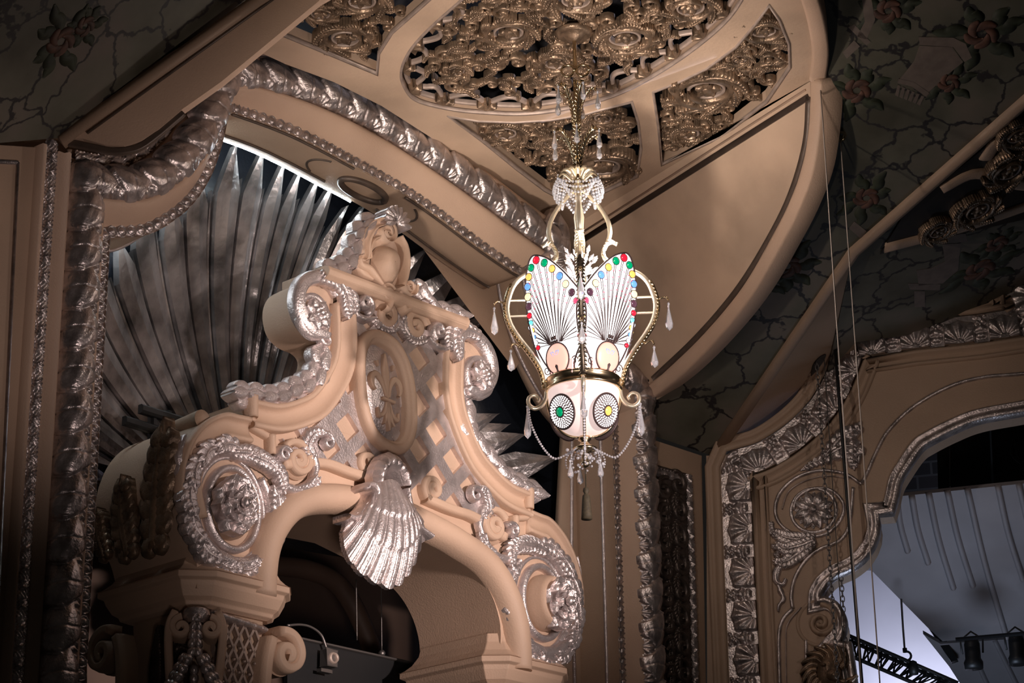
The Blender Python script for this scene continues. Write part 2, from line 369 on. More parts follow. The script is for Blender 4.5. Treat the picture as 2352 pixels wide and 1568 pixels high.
# backing moulding between the leaf torus and the egg moulding
mb = MB()
for a_, b_ in zip(TOR, EGG):
    n = 40; P = resample(a_, n=n); Q = resample(b_, n=n); t = np.linspace(0, 1, 15)
    U = P[:, None]*(1-t)[None, :, None]+Q[:, None]*t[None, :, None]
    W = np.interp(t, [0, .38, .42, .46, .55, .75, .86, .88, 1], [0, .0, .055, .06, .05, -.02, -.08, -.12, -.125])
    mb.grid(A.P(U[..., 0], U[..., 1], np.broadcast_to(W, U.shape[:2])))
struct('trim_1', mb, BEIGE, 'warm plaster cove between the leafy silver moulding and the small egg moulding of the chamber frame')
# outer backing beyond the torus
mb = MB(); mould(mb, A, np.array([(-5.80, 3.2), (-5.80, 7.98)]), [(0, -.03), (.13, -.03), (.17, .03), (.2, .05), (.22, .0), (.27, .0), (.275, -.03), (.40, -.03), (.41, .03), (.45, .03), (.46, -.08)])
mould(mb, A, np.array([(1.27, 7.8), (1.27, 3.2)]), [(0, -.03), (.13, -.03), (.15, .03), (.18, .04), (.2, -.08)])
mould(mb, A, La, [(0, -.03), (.14, -.03), (.16, .0), (.20, .02), (.23, .02), (.25, -.05)])
mould(mb, A, Lq, [(0, -.03), (.14, -.06), (.17, -.12), (.26, -.14), (.30, -.12), (.33, -.2)])
mould(mb, A, Rq, [(0, -.03), (.14, -.03), (.17, .0), (.2, -.1)])
struct('trim_2', mb, BEIGE, 'plain plaster bands outside the leafy silver moulding')
def h_torus(s, a):
    """overlapping wrapped leaves: long smooth swellings, an undercut edge, flowing veins and a small palmette on the inner side"""
    L = .345; q = s/L+.16*a+.07*np.sin(a*pi*1.5); f = q-np.floor(q)
    h = .012+.040*np.sin(pi*np.clip(f, 0, 1)**.75)**.7-.016*np.exp(-((f-.03)/.03)**2)
    vein = np.cos(2*pi*(a*2.6+1.1*f*np.sign(a+.2)))
    h += .0045*vein*np.sin(pi*f)
    f2 = np.abs(f-.52-.10*np.sin(a*5)); h -= .010*np.exp(-(f2/.025)**2)*(np.abs(a) < .8)
    c = (s/L+.45) % 1-.5; dx = c*L; dy = (a+.80)*.17; r = np.hypot(dx, dy); an = np.arctan2(dx, dy)
    fan = (r < .095)*(dy > -.01)
    h = np.where(fan, .030+.009*np.cos(an*9)*np.clip(r/.03, 0, 1), h); h -= .014*np.exp(-((r-.099)/.006)**2)*(dy > -.02)
    n = ((s/L+.10) % 1 < .09)*(np.abs(a-.30) < .14); h += .012*n
    return h
mb = MB(); relief(mb, A, torP, h_torus, 0, na=40, step=.008, R=.125, w=-.01)
struct('trim_3', mb, SILVERM, 'thick silver leaf-wrapped roll moulding framing the left chamber')
def h_egg(s, a):
    L = .105; f = (s/L) % 1-.5; e = (f/.30)**2+((a+.1)/.55)**2
    h = .028*np.sqrt(np.clip(1-e, 0, 1)); h += .020*np.exp(-((np.sqrt(e)-1.35)/.16)**2); h += .012*np.cos(2*pi*s/(L/2))*(a > .7)
    return h+.006*(np.abs(a) > .93)
mb = MB(); relief(mb, A, eggP, h_egg, .062, na=16, step=.0075, w=EW+.015)
struct('trim_4', mb, SILVERM, 'narrow silver egg moulding on the inner edge of the left chamber frame')
def h_leafband(s, a):
    L = .15; f = (s/L) % 1; z = np.abs(f-.5)*2; e = np.abs(a)-(.25+.6*z); h = .030*(e < 0)*(1-.5*np.abs(a))+.008*np.cos(2*pi*(a*2+z*2))
    return h+.02*np.exp(-((f-.5)/.08)**2-(a/.4)**2)
mb = MB(); relief(mb, A, np.array([(-6.14, 3.2), (-6.14, 8.05)]), h_leafband, .06, na=14, step=.008, w=-.01)
relief(mb, A, Lq+normals2(Lq)[1]*.24, h_leafband, .055, na=12, step=.01, w=-.10)
struct('trim_5', mb, SILVERM, 'dull silver zigzag leaf moulding at the outer left of the frame')
# reveal / soffit of the chamber
Ed = eggP.copy(); Ed[:, :] -= normals2(eggP)[1]*.055
Sp = resample(Ed, step=.06); mb = MB(); ws = np.array([EW+.03, EW, -.3, -.4, -.6, -.62])
V = np.stack([A.P(Sp[:, 0], Sp[:, 1], w) for w in ws], 1); mb.grid(V)
n1 = normals2(Sp)[1]; S2 = Sp+n1*1.2
mb.grid(np.stack([A.P(Sp[:, 0], Sp[:, 1], -.62), A.P(S2[:, 0], S2[:, 1], -.64)], 1))
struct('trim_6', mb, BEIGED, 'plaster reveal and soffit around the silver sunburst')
Ssp = resample(Ed, step=.03); sS = np.r_[0, np.cumsum(np.linalg.norm(np.diff(Ssp, axis=0), axis=1))]; nS = normals2(Ssp)[1]
def sof(s, w, out=0.):           # point on the soffit: distance along the reveal, depth, lift into the opening
    u = np.interp(s, sS, Ssp[:, 0]); v = np.interp(s, sS, Ssp[:, 1]); a = np.interp(s, sS, nS[:, 0]); b = np.interp(s, sS, nS[:, 1])
    return A.P(u-a*out, v-b*out, w)
i_mid = np.argmin(np.abs(Ssp[:, 0]+2.35)+10*(Ssp[:, 1] < 8)); smid = sS[i_mid]
jq = lambda P: sS[np.argmin(np.linalg.norm(Ssp-P, axis=1))]
s_c1, s_c2, s_c3, s_c4 = jq(Eq[0]), jq(Eq[-1]), jq(Ea[-1]), jq(Er[-1])
mb = MB(); R0 = .30
def fil(ss, w): tube(mb, sof(ss, w, .010), .014, 6)
fil(np.linspace(s_c2+.08, smid-.34, 40), -.13); fil(np.linspace(smid+.34, s_c3-.05, 30), -.13)
fil(np.linspace(s_c2+.08, smid-.34, 40), -.53); fil(np.linspace(smid+.34, s_c3-.05, 30), -.53)
for sg in (-1, 1):
    aa = np.linspace(-.95, .95, 24); tube(mb, sof(smid+sg*(.36+.0-.33*np.cos(aa)+.0)*-1+sg*.72, -.36+.18*np.sin(aa)), .013, 6)
aa = np.linspace(0, 2*pi, 40); tube(mb, sof(smid+.27*np.cos(aa), -.36+.13*np.sin(aa), .01), .035, 8)
struct('trim_7', mb, TAUPE, 'dark roundel and fillet lines on the chamber soffit')  # silver fillets coloured dark, shade painted into them
mb = MB()
for w in (-.27,):
    ss = np.linspace(s_c3+.06, s_c4-.05, 60); tube(mb, sof(ss, w, .004), .02, 8); ss = np.linspace(s_c4+.05, sS[-1]-.02, 40); tube(mb, sof(ss, w, .004), .02, 8)
ss = np.linspace(s_c1+.06, s_c2-.05, 60); tube(mb, sof(ss, -.56, .004), .02, 8)
rj = resample(np.vstack([Er, [[Er[-1][0], 3.2]]]), step=.05); rn = normals2(rj)[1]
mb2 = MB(); k_ = np.linspace(0, 1, len(rj))[:, None]; mb2.grid(np.stack([A.P(*(rj-rn*.05).T, -.615), A.P(*(rj-rn*(.06+.27*np.clip(k_*2.6-.45, 0, 1))).T, -.615), A.P(*(rj-rn*(.06+.27*np.clip(k_*2.6-.45, 0, 1))).T, -.70), A.P(*(rj-rn*.0).T, -.72)], 1)); tube(mb, A.P(*(rj[3:]-rn[3:]*(.06+.10*np.clip(k_[3:]*2.6-.45, 0, 1))).T, -.605), .02, 8); struct('trim_22', mb2, BEIGED, 'narrow inner plaster stop on the right reveal')
struct('trim_8', mb, SILVER, 'thin silver beads on the right reveal of the chamber')
# midnight blue backing, a shallow bowl behind the rays
O_ = np.array([-2.25, 6.1]); Rr = 3.0
dome = lambda r: -1.95+1.02*(np.asarray(r)/Rr)**2
mb = MB(); th = np.linspace(0, 2*pi, 72, endpoint=False); rr = np.linspace(.05, 5.2, 40); TH, RR = np.meshgrid(th, rr, indexing='ij')
mb.grid(A.P(O_[0]+RR*np.cos(TH), np.maximum(O_[1]+RR*np.sin(TH), 5.93), np.minimum(dome(np.minimum(RR, 4))-.16, -1.2)), cu=True)
struct('wall_back', mb, NAVY, 'midnight blue back of the chamber behind the silver rays')
# walls
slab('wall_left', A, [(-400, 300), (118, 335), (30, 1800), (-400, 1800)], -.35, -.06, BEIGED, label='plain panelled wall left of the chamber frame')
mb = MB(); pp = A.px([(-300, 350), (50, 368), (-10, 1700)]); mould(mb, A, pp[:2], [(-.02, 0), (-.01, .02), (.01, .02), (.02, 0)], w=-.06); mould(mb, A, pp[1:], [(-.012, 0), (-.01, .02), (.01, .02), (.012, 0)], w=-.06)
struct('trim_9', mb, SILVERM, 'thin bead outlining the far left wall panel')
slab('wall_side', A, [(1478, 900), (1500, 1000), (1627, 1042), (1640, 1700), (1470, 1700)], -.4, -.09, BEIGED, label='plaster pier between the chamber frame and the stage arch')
# ceiling with its pierced openings
ring_in = [(921, 166), (932, 205), (960, 232), (1030, 250), (1097, 258), (1208, 262), (1319, 246), (1429, 212), (1540, 150), (1639, 76), (1694, 15), (1725, -60), (1690, -150), (1560, -215), (1380, -215), (1200, -130), (1070, -10), (987, 64), (940, 118)]
op1 = [(1031, 267), (1098, 278), (1180, 281), (1263, 276), (1340, 263), (1451, 233), (1466, 280), (1473, 340), (1464, 405), (1385, 442), (1300, 462), (1252, 437), (1186, 387), (1109, 324)]
op2 = [(1500, 211), (1560, 188), (1622, 158), (1690, 108), (1735, 55), (1766, 12), (1790, 45), (1812, 100), (1814, 155), (1760, 235), (1660, 312), (1520, 378), (1512, 290)]
op3 = [(690, 18), (640, 76), (866, 170), (870, 122), (900, 75), (960, 22), (1030, -40), (1100, -110), (900, -220), (760, -100)]
OPS = [smooth(CE.px(ring_in), 5, True), CE.px(op1), CE.px(op2), CE.px(op3)]
outl = [(300, -40), (430, 40), (560, 103), (655, 147), (766, 188), (876, 243), (987, 314), (1097, 388), (1197, 463), (1290, 535), (1880, 175), (1890, 110), (1872, 20), (1835, -60), (1760, -180), (1600, -330), (500, -330)]
mb = MB(); plate(mb, CE, CE.px(outl), -.13, 0, OPS); struct('ceiling', mb, COVE, 'warm plaster ceiling with an oval and three pierced openings', sm=False)
mb = MB()
for q in OPS: mould(mb, CE, np.asarray(q), [(-.012, -.02), (-.012, .012), (.012, .012), (.012, -.02)], closed=True)
struct('trim_10', mb, BRONZEL, 'thin raised lip around the ceiling openings')
mb = MB(); box(mb, CE, -6, 6, 12, 24, -1.25, -1.2); struct('ceiling_attic', mb, VOID, 'dim boards of the attic seen through the pierced openings')
lamp('attic_fill_light', 'AREA', (1.2, 18.6, H+CAMZ+.95), (.4, 17.6, H+CAMZ+1.2), 9, (.7, .75, 1), 2.0)  # unseen lamp added so the attic boards show faintly blue
# tilted cove panel
gpoly = [(1290, 535), (1880, 175), (1882, 260), (1866, 380), (1830, 470), (1790, 550), (1720, 670), (1640, 770), (1560, 850), (1484, 905), (1440, 860), (1380, 770), (1330, 660)]
slab('ceiling_cove', G, gpoly, -.12, 0, COVE, label='tilted clouded plaster panel right of the chandelier')
mb = MB(); gi = smooth(G.px([(1858, 222), (1850, 330), (1815, 450), (1760, 560), (1690, 670), (1600, 775), (1500, 870)]), 6)
gt = G.px([(1325, 560), (1858, 222)]); gl = smooth(G.px([(1325, 560), (1345, 640), (1390, 745), (1450, 840), (1490, 878)]), 5)
pr = [(-.030, 0), (-.028, .014), (.028, .014), (.030, 0)]
for q in (gi, gt, gl): mould(mb, G, q, pr)
struct('trim_11', mb, TAUPE, 'dark fillet outlining the clouded cove panel')
mb = MB(); g2 = gi+normals2(gi)[1]*.085; mould(mb, G, g2, [(-.05, 0), (-.04, .03), (.04, .03), (.05, 0)]); mould(mb, G, gt+normals2(gt)[1]*.07, [(-.01, 0), (-.01, .01), (.01, .01), (.01, 0)])
struct('trim_12', mb, BEIGE, 'pale raised band beside the dark fillet of the cove')
mb = MB(); lip = [(-.075, -.25), (-.075, .02), (-.05, .035), (.05, .035), (.075, .02), (.075, -.25)]
mould(mb, CE, smooth(CE.px([(1700, -260), (1780, -140), (1835, -60), (1868, 20), (1884, 110), (1878, 180)]), 6), lip)
mould(mb, G, smooth(G.px([(1878, 180), (1878, 260), (1862, 380), (1830, 470), (1790, 550), (1720, 670), (1640, 770), (1560, 850), (1484, 908)]), 6), lip)
struct('trim_13', mb, BEIGE, 'curved plaster lip dividing the cove from the painted mural')
# painted murals
mural = slab('ceiling_mural', MU, [(1700, -330), (1790, -140), (1850, -40), (1880, 60), (1886, 170), (1873, 300), (1850, 420), (1800, 540), (1730, 670), (1640, 790), (1560, 870), (1470, 930), (1500, 1000), (1640, 1048), (1960, 578), (2400, 190), (2750, -120), (2750, -330)], -.1, 0, MURAL, label='ceiling mural of cracked stone, roses and column capitals')
def paint(parent, name, fr, poly, m, w=.004):
    mb = MB(); plate(mb, fr, fr.px(poly), 0.0005, w); return build(name, mb, m, parent, sm=False)
def rose(parent, fr, x, y, R, n=5):
    c = fr.uv(x, y); mb = MB()
    for k in range(7):
        a = k*2*pi/7+.4*rng.rand(); P = np.array([c+np.array([math.cos(a), math.sin(a)])*r for r in np.linspace(R*.5, R*(1.5+.8*rng.rand()), 6)])
        P[3:] += np.array([-math.sin(a), math.cos(a)])*R*.25
        strip(mb, fr, smooth(P, 3), R*.36*np.sin(pi*np.linspace(.1, .95, 10)), .003, .0, sec='flat', na=2, wb=0)
    build('painted_leaves', mb, PLEAF, parent)
    mb = MB()
    for k in range(n):
        a = k*2*pi/n; P = spiral(c, R*.75, R*.25, .32, a, 1, 12); strip(mb, fr, P, R*.24*np.sin(pi*np.linspace(.1, .95, 10)), .004, .003, sec='flat', na=2, wb=0)
    build('painted_rose', mb, ROSE, parent)
for x, y, R in ((1968, 208, .17), (1990, 455, .16), (1808, 612, .18), (1758, 645, .13), (2255, 78, .20), (2040, 25, .16), (2180, 190, .13), (1700, 700, .12)): rose(mural, MU, x, y, R)
PS = lambda q, m=PSTONE, w=.004, p=mural, f=MU: paint(p, 'painted_capital', f, q, m, w)
PS([(2110, 84), (2190, 86), (2218, 100), (2232, 132), (2215, 142), (2190, 108), (2112, 102)])
PS([(2112, 104), (2188, 108), (2212, 142), (2168, 178), (2130, 214), (2078, 190), (2066, 182), (2100, 140)])
PS([(2064, 180), (2100, 188), (2134, 212), (2128, 222), (2094, 198), (2062, 190)], w=.006)
for i in range(6): PS([(2062+i*11, 194+i*5), (2068+i*11, 196+i*5), (2063+i*10, 222+i*4), (2056+i*10, 218+i*4)])
PS([(1980, 0), (2000, -10), (2010, 45), (1990, 90), (1968, 84), (1986, 50)]); PS([(1948, 62), (1962, 55), (2000, 96), (1990, 104)]); PS([(1935, 120), (1962, 92), (1975, 106), (1945, 134)])
PS([(1962, 508), (1990, 530), (1978, 548), (1950, 524)])
LMo = slab('ceiling_mural_left', LM, [(145, 316), (330, 160), (593, 0), (800, -140), (-500, -140), (-500, 330), (0, 328)], -.1, 0, MURAL, label='dark painted mural in the upper left corner')
for x, y, R in ((140, 95, .17), (60, 400, .01), (195, 60, .12)): rose(LMo, LM, x, y, R)
DM = slab('ceiling_mural_right', DD, [(1960, 576), (2400, 190), (2700, 190), (2700, 700), (2352, 742), (2150, 760), (1965, 786), (1900, 860)], -.1, 0, MURAL, label='dark mural above the stage arch with a painted bracket')
for q in ([(2152, 540), (2218, 536), (2222, 555), (2156, 558)], [(2165, 560), (2206, 558), (2200, 620), (2165, 650), (2110, 655), (2105, 620), (2140, 615), (2170, 600)], [(2085, 650), (2160, 652), (2158, 666), (2090, 664)], [(2100, 668), (2124, 668), (2124, 704), (2100, 704)]):
    PS(q, p=DM, f=DD)
for x, y, R in ((2250, 620, .22), (2290, 560, .16)): rose(DM, DD, x, y, R)
# pierced dark grille strip at the upper right
mb = MB(); P = DD.px([(2080, 480), (2352, 262), (2600, 100), (2600, 430), (2352, 500), (2200, 535), (2020, 580)]); plate(mb, DD, P, .012, .02); struct('ceiling_slot', mb, BLACK, 'black slot behind the far pierced grille', sm=False)
mb = MB()
for q in ([(2030, 565), (2200, 520), (2352, 470), (2600, 380)], [(2160, 430), (2230, 395), (2290, 400), (2352, 420), (2500, 420)], [(2260, 360), (2290, 320), (2352, 300), (2450, 260)]):
    strip(mb, DD, smooth(DD.px(q), 6), .07, .03, .02, sec='flat', na=4)
struct('trim_14', mb, BEIGED, 'dark plaster bands crossing the far grille')
slab('ceiling_panel_right', TT, [(1640, 1045), (1960, 576), (1975, 590), (1965, 800), (1925, 862), (1890, 928), (1830, 990), (1760, 1030), (1655, 1056)], -.1, 0, BEIGED, label='triangular plain plaster panel beside the stage arch')
mb = MB()
q = MU.px([(1628, 1062), (1640, 1045), (1960, 577), (2400, 190), (2750, -120)]); mould(mb, MU, q[1:], [(-.06, -.1), (-.06, .03), (-.02, .05), (.03, .05), (.06, .03), (.06, -.1)]); struct('trim_15', mb, BEIGED, 'straight plaster rib along the lower edge of the mural')
# lit rib in the upper left
slab('ceiling_rib', S, [(145, 318), (318, 165), (593, 0), (760, -110), (930, -110), (735, 0), (509, 187), (421, 249), (365, 296), (325, 322), (285, 335), (240, 332), (190, 318)], -.10, 0, BEIGE, label='broad warm-lit arched rib crossing the upper left corner')
mb = MB(); mould(mb, S, S.px([(140, 325), (590, 6), (740, -90)]), [(-.05, -.05), (-.05, .05), (.0, .06), (.05, .05), (.05, -.05)]); struct('trim_16', mb, BEIGED, 'raised edge of the upper left rib')
mb = MB(); mould(mb, S, S.px([(200, 306), (625, 0), (760, -95)]), [(-.012, 0), (-.01, .012), (.01, .012), (.012, 0)]); struct('trim_17', mb, TAUPE, 'dark line along the upper left rib')
mb = MB(); strip(mb, S, smooth(S.px([(150, 322), (215, 336), (260, 344), (310, 338), (350, 314), (420, 255)]), 5), .03, .03, -.04, sec='flat', n=40); struct('trim_18', mb, TAUPE, 'dark curved moulding under the end of the upper left rib')
# ================================================================== SUNBURST
sun = empty('silver_sunburst', A.P(O_[0], O_[1], -1.9)); tag(sun, 'fan of long pointed patchy-silver rays curving out of the dark blue chamber behind the pediment', 'sunburst')
tip_px = [(500, 352), (574, 356), (628, 380), (674, 396), (714, 408), (752, 417), (793, 474), (828, 474), (905, 560), (964, 585), (1028, 627), (1075, 681), (1092, 737), (1137, 856), (1150, 949), (1171, 974), (1193, 1001), (1244, 1061), (1215, 1100)]
tips = []
for q_ in tip_px:
    d_ = A.uv(*q_, -.93)-O_; tips.append((math.degrees(math.atan2(d_[1], d_[0])), float(np.hypot(*d_))))
tips.sort(reverse=True); tips = [(tips[0][0]+7.6*k, 3.1+.12*(k % 2)) for k in range(11, 0, -1)]+tips
def ray_bm(mb, phi, R, hl, hr_, lift, facet, r0=.25):
    """curved blade: hl / hr_ half widths in degrees on the two sides of its ridge"""
    n = 44; r = np.linspace(r0, R, n); f = r/R; tp = np.clip((1-f)/.11, 0, 1)
    a = np.array([-1, -.97, -.5, 0, .5, .97, 1.]); wv = np.array([-.05, .0, .012, .03, .012, .0, -.05])*facet
    c, s = math.cos(rad(phi)), math.sin(rad(phi)); x = r[:, None]*np.ones(7)[None]
    y = np.where(a < 0, rad(hr_), rad(hl))[None]*a[None]*r[:, None]*tp[:, None]
    w = dome(r)[:, None]+lift+wv[None]*np.minimum(1, r/1.2)[:, None]
    U = O_[0]+x*c-y*s; V = O_[1]+x*s+y*c; P = A.P(U, V, w); mb.grid(P); P2 = A.P(U, V, w-.03)
    mb.grid(np.stack([P[:, 0], P2[:, 0]], 1)); mb.grid(np.stack([P[:, -1], P2[:, -1]], 1)); mb.grid(P2)
for i, (ph, R) in enumerate(tips):
    gl = (tips[i-1][0]-ph if i else 7)*.5; gr = (ph-tips[i+1][0] if i < len(tips)-1 else 6)*.5
    gl, gr = min(gl, 4.4), min(gr, 4.4); k = .80
    if ph < 72: gl = gr = 4.0; R *= 1.02
    mb = MB(); ray_bm(mb, ph, R, gl*k, gr*k, .03*(i % 2), 1.0); ro = build('ray', mb, BLADE, sun, sm=False)
    if i and ph > 72:
        mb = MB(); ray_bm(mb, ph+gl, min(R, tips[i-1][1])*.93, gl*.10, gl*.10, -.02, .4, .5); build('groove_strip', mb, BLADE, sun, sm=False)
# ------------------------------------------------------------------ LED strip
LEDM = mat('led_white', (.8, .95, 1), 0, .4, emit=(.78, .93, 1), es=75)
def led(s0, s1, w, out, r=.011):
    ss = np.linspace(s0, s1, 60); mb = MB(); tube(mb, sof(ss, w, out), r, 6); return build('led_strip', mb, LEDM)
o = led(s_c2+.35, smid+.1, -.640, .0, .009); tag(o, 'glowing cool white light strip along the top edge of the sunburst recess', 'light strip')
o = led(s_c1-.3, s_c2-.1, -.76, -.04); tag(o, 'light strip tucked behind the left curved frame edge lighting the silver rays', 'light strip')
# ================================================================== CARVED PEDIMENT
ped = empty('carved_pediment', A.P(MID, 4.9, -.4)); tag(ped, 'large cream scrolled plaster pediment with silver ornament over the dark arched opening', 'pediment')
half = [(742, 636), (716, 640), (690, 655), (677, 682), (677, 715), (688, 748), (712, 772), (745, 788), (757, 812), (744, 849), (712, 897), (676, 919), (625, 931), (566, 919)]
low = [(566, 919), (572, 962), (540, 957), (506, 951), (465, 968), (435, 999), (415, 1040), (404, 1085), (405, 1134), (420, 1199), (440, 1245), (452, 1290), (452, 1350)]
arch = [(639, 1365), (636, 1300), (641, 1262), (658, 1222), (689, 1188), (735, 1168), (792, 1170)]
Lh = A.px(half); Ll = A.px(low); ar = A.px(arch); arS = np.vstack([smooth(ar, 6)])
apex = np.array([[MID, ar[-1, 1]+.03]])

# upper body
Lh = np.vstack([Lh[:1], smooth(Lh[1:-1], 5), Lh[-1:]]); up = np.vstack([Lh, mir(Lh)[::-1]])
mb = MB(); plate(mb, A, up, -.42, 0)
Ll0 = Ll; Ll = np.vstack([Ll[:2], smooth(Ll[2:-1], 5), Ll[-1:]])
lo = np.vstack([Ll, arS, apex, mir(arS)[::-1], mir(Ll)[::-1]])
plate(mb, A, lo, -1.05, 0)
body = build('body', mb, BEIGE, ped, sm=False, bevel=.012)
for p_ in body.data.polygons: p_.use_smooth = len(p_.vertices) == 4
body.data.set_sharp_from_angle(angle=rad(35))
# top slab
mb = MB(); s0, s1 = A.px([(742, 612)], .10)[0], A.px([(1062, 738)], .10)[0]; v1, v0 = s0[1], s0[1]-.125
pf = [(-.45, 0), (.05, 0), (.13, .0), (.18, .03), (.19, .075), (.17, .115), (.12, .135), (-.45, .135)]
V = np.stack([A.P(np.full(len(pf), u), np.array([v0+b for a_, b in pf]), np.array([a_ for a_, b in pf])) for u in (s0[0], s1[0])]); off = mb.n; k = len(pf)
mb.grid(V, cv=True); mb.f.append(tuple(range(off, off+k))); mb.f.append(tuple(range(off+k, off+2*k)))
build('top_slab', mb, BEIGE, ped, sm=False, bevel=.01)
# concave cove bands of the raking sides
cp = [(756, 700), (759, 760), (757, 808), (744, 849), (710, 900), (676, 920), (625, 932), (566, 921)]
cprof = [(0, -.02), (0, .09), (-.03, .10), (-.045, .09), (-.05, .04), (-.09, .025), (-.15, .04), (-.19, .075), (-.21, .10), (-.235, .10), (-.245, .08), (-.25, -.01)]
lp = [(566, 962), (540, 957), (506, 951), (465, 968), (435, 999), (415, 1040), (404, 1085), (404, 1134), (418, 1199)]
def gp(name, m, fn, **k):
    for mm in (False, True):
        mb = MB(); fn(mb, (lambda p: mir(p)) if mm else (lambda p: np.asarray(p, float)), -1 if mm else 1); build(name, mb, m, ped, **k)
gp('cove_band', BEIGE, lambda mb, X, sg: mould(mb, A, X(smooth(A.px(cp), 6)), [(-a_*sg, b) for a_, b in cprof]))
gp('volute_band', BEIGE, lambda mb, X, sg: mould(mb, A, X(smooth(A.px(lp), 6)), [(-a_*sg*.9, b*.8) for a_, b in cprof]))
def f(mb, X, sg):
    K = X(A.px([(571, 912), (571, 962)])); strip(mb, A, K, .045, .10, 0, sec='flat', na=4, n=10)
    K = X(A.px([(571, 962), (575, 985), (612, 1006)])); strip(mb, A, K, .03, .07, 0, sec='flat', na=4, n=20)
    K = X(A.px([(612, 1002), (613, 1048)])); strip(mb, A, K, .035, .10, 0, sec='flat', na=4, n=10)
gp('shoulder_block', BEIGE, f)
# silver lattice panel
reg = A.px([(792, 700), (806, 760), (803, 822), (775, 880), (728, 945), (670, 990), (640, 1010), (660, 1050), (700, 1068), (760, 1076), (830, 1098)])
reg = np.vstack([reg, [[MID, reg[-1, 1]+.02]], mir(reg)[::-1], [[MID, reg[0, 1]+.05]]])
mb = MB(); cc = A.uv(805, 989); p0 = .21; e1 = np.array([1, 1])/math.sqrt(2); e2 = np.array([-1, 1])/math.sqrt(2); pit = .315; bar = .118
org = np.array([MID-.63, cc[1]])
for i in range(-9, 10):
    for j in range(-9, 10):
        c = org+e1*pit*(i+.5)+e2*pit*(j)
        for (ctr, a1, a2) in ((org+e1*pit*(i+.5)+e2*pit*(j+.5), bar/2, bar/2), (org+e1*pit*(i+.5)+e2*pit*j, bar/2, (pit-bar)/2), (org+e1*pit*i+e2*pit*(j+.5), (pit-bar)/2, bar/2)):
            q = [ctr+e1*a1*x+e2*a2*y for x, y in ((-1, -1), (1, -1), (1, 1), (-1, 1))]
            pl = [tuple(p) for p in reg]
            for k in range(4): 
                pl = clip_poly(pl, q[k], q[(k+1) % 4])
                if len(pl) < 3: break
            if len(pl) >= 3:
                try: plate(mb, A, np.array(pl), 0, .05)
                except Exception: pass
build('silver_lattice', mb, SILVER, ped, sm=False)
# arch roll
rl = [(612, 1365), (614, 1310), (622, 1256), (643, 1205), (676, 1165), (720, 1143), (785, 1140), (850, 1152)]
P = smooth(A.px(rl, .1), 6); P = np.vstack([P, [[MID-.03, P[-1, 1]+.01]]]); PR = np.vstack([P, mir(P)[::-1]])
mb = MB(); strip(mb, A, resample(PR, step=.05), .135, .17, .0, sec='round', na=14, n=120, wb=-.02); build('arch_roll', mb, BEIGE, ped)
lipP = smooth(A.px([(640, 1070), (690, 1066), (740, 1068), (790, 1086), (846, 1103)]), 6)
def f(mb, X, sg):
    strip(mb, A, X(lipP), .045, .10, .0, sec='flat', na=6, n=40)
    c = A.uv(829, 1070); sp = spiral(c, .125, .03, 1.5, -1.2, 1, 60); strip(mb, A, X(sp), .035, .10, .0, sec='flat', na=6, n=70)
gp('arch_lip_scroll', BEIGE, f)
# medallion
mc = A.uv(891, 898, .12); rx = .335; ry = .53
def oval(k, add=0, n=64):
    a = np.linspace(0, 2*pi, n, endpoint=False); e = .82; X = np.sign(np.cos(a))*np.abs(np.cos(a))**e*(rx*k+add); Y = np.sign(np.sin(a))*np.abs(np.sin(a))**e*(ry*k+add)
    return np.stack([mc[0]+X-.10*Y, mc[1]+Y-.06*X], 1)
mb = MB(); mould(mb, A, oval(1, -.03), [(-.065, -.0), (-.068, .10), (-.055, .13), (-.03, .145), (0, .145), (.02, .13), (.035, .11), (.045, .11), (.06, .085), (.07, .0)], closed=True); med = build('medallion', mb, BEIGE, ped)
mb = MB(); a = np.linspace(0, 2*pi, 64, endpoint=False); base = oval(1, -.095); V = []
for k in np.linspace(1, 0.02, 9): q = np.array(mc)+(base-mc)*k; V.append(A.P(q[:, 0], q[:, 1], .04+.055*(1-k*k)))
mb.grid(np.stack(V), cv=True); build('silver_field', mb, SILVER, med)
mb = MB()
def fl(pts, hw, h=.035): 
    q = np.array([[mc[0]+x-.10*y+.01, mc[1]+y] for x, y in pts]); strip(mb, A, smooth(q*1., 6), np.asarray(hw)*.8, h, .075, sec='flat', na=6, n=40, wb=.04)
fl([(0, .36), (0, .24), (0, .12), (0, -.06)], np.array([.004, .03, .055, .06, .045, .025, .02]))
for sg in (-1, 1):
    fl([(sg*.02, -.05), (sg*.05, .06), (sg*.11, .14), (sg*.17, .11), (sg*.175, .03), (sg*.145, -.01)], np.array([.012, .02, .035, .04, .03, .014]))
    fl([(sg*.015, -.10), (sg*.05, -.20), (sg*.11, -.24), (sg*.13, -.17)], np.array([.014, .022, .026, .012]))
    fl([(sg*.008, -.10), (sg*.03, -.24), (sg*.06, -.31)], np.array([.01, .018, .022, .006])); fl([(sg*.09, .22), (sg*.105, .27)], np.array([.008, .018]))
fl([(0, -.09), (0, -.22), (0, -.36)], np.array([.02, .03, .028, .004])); fl([(-.075, -.075), (.075, -.085)], .02, .05)
build('fleur_de_lis', mb, BEIGE, med)
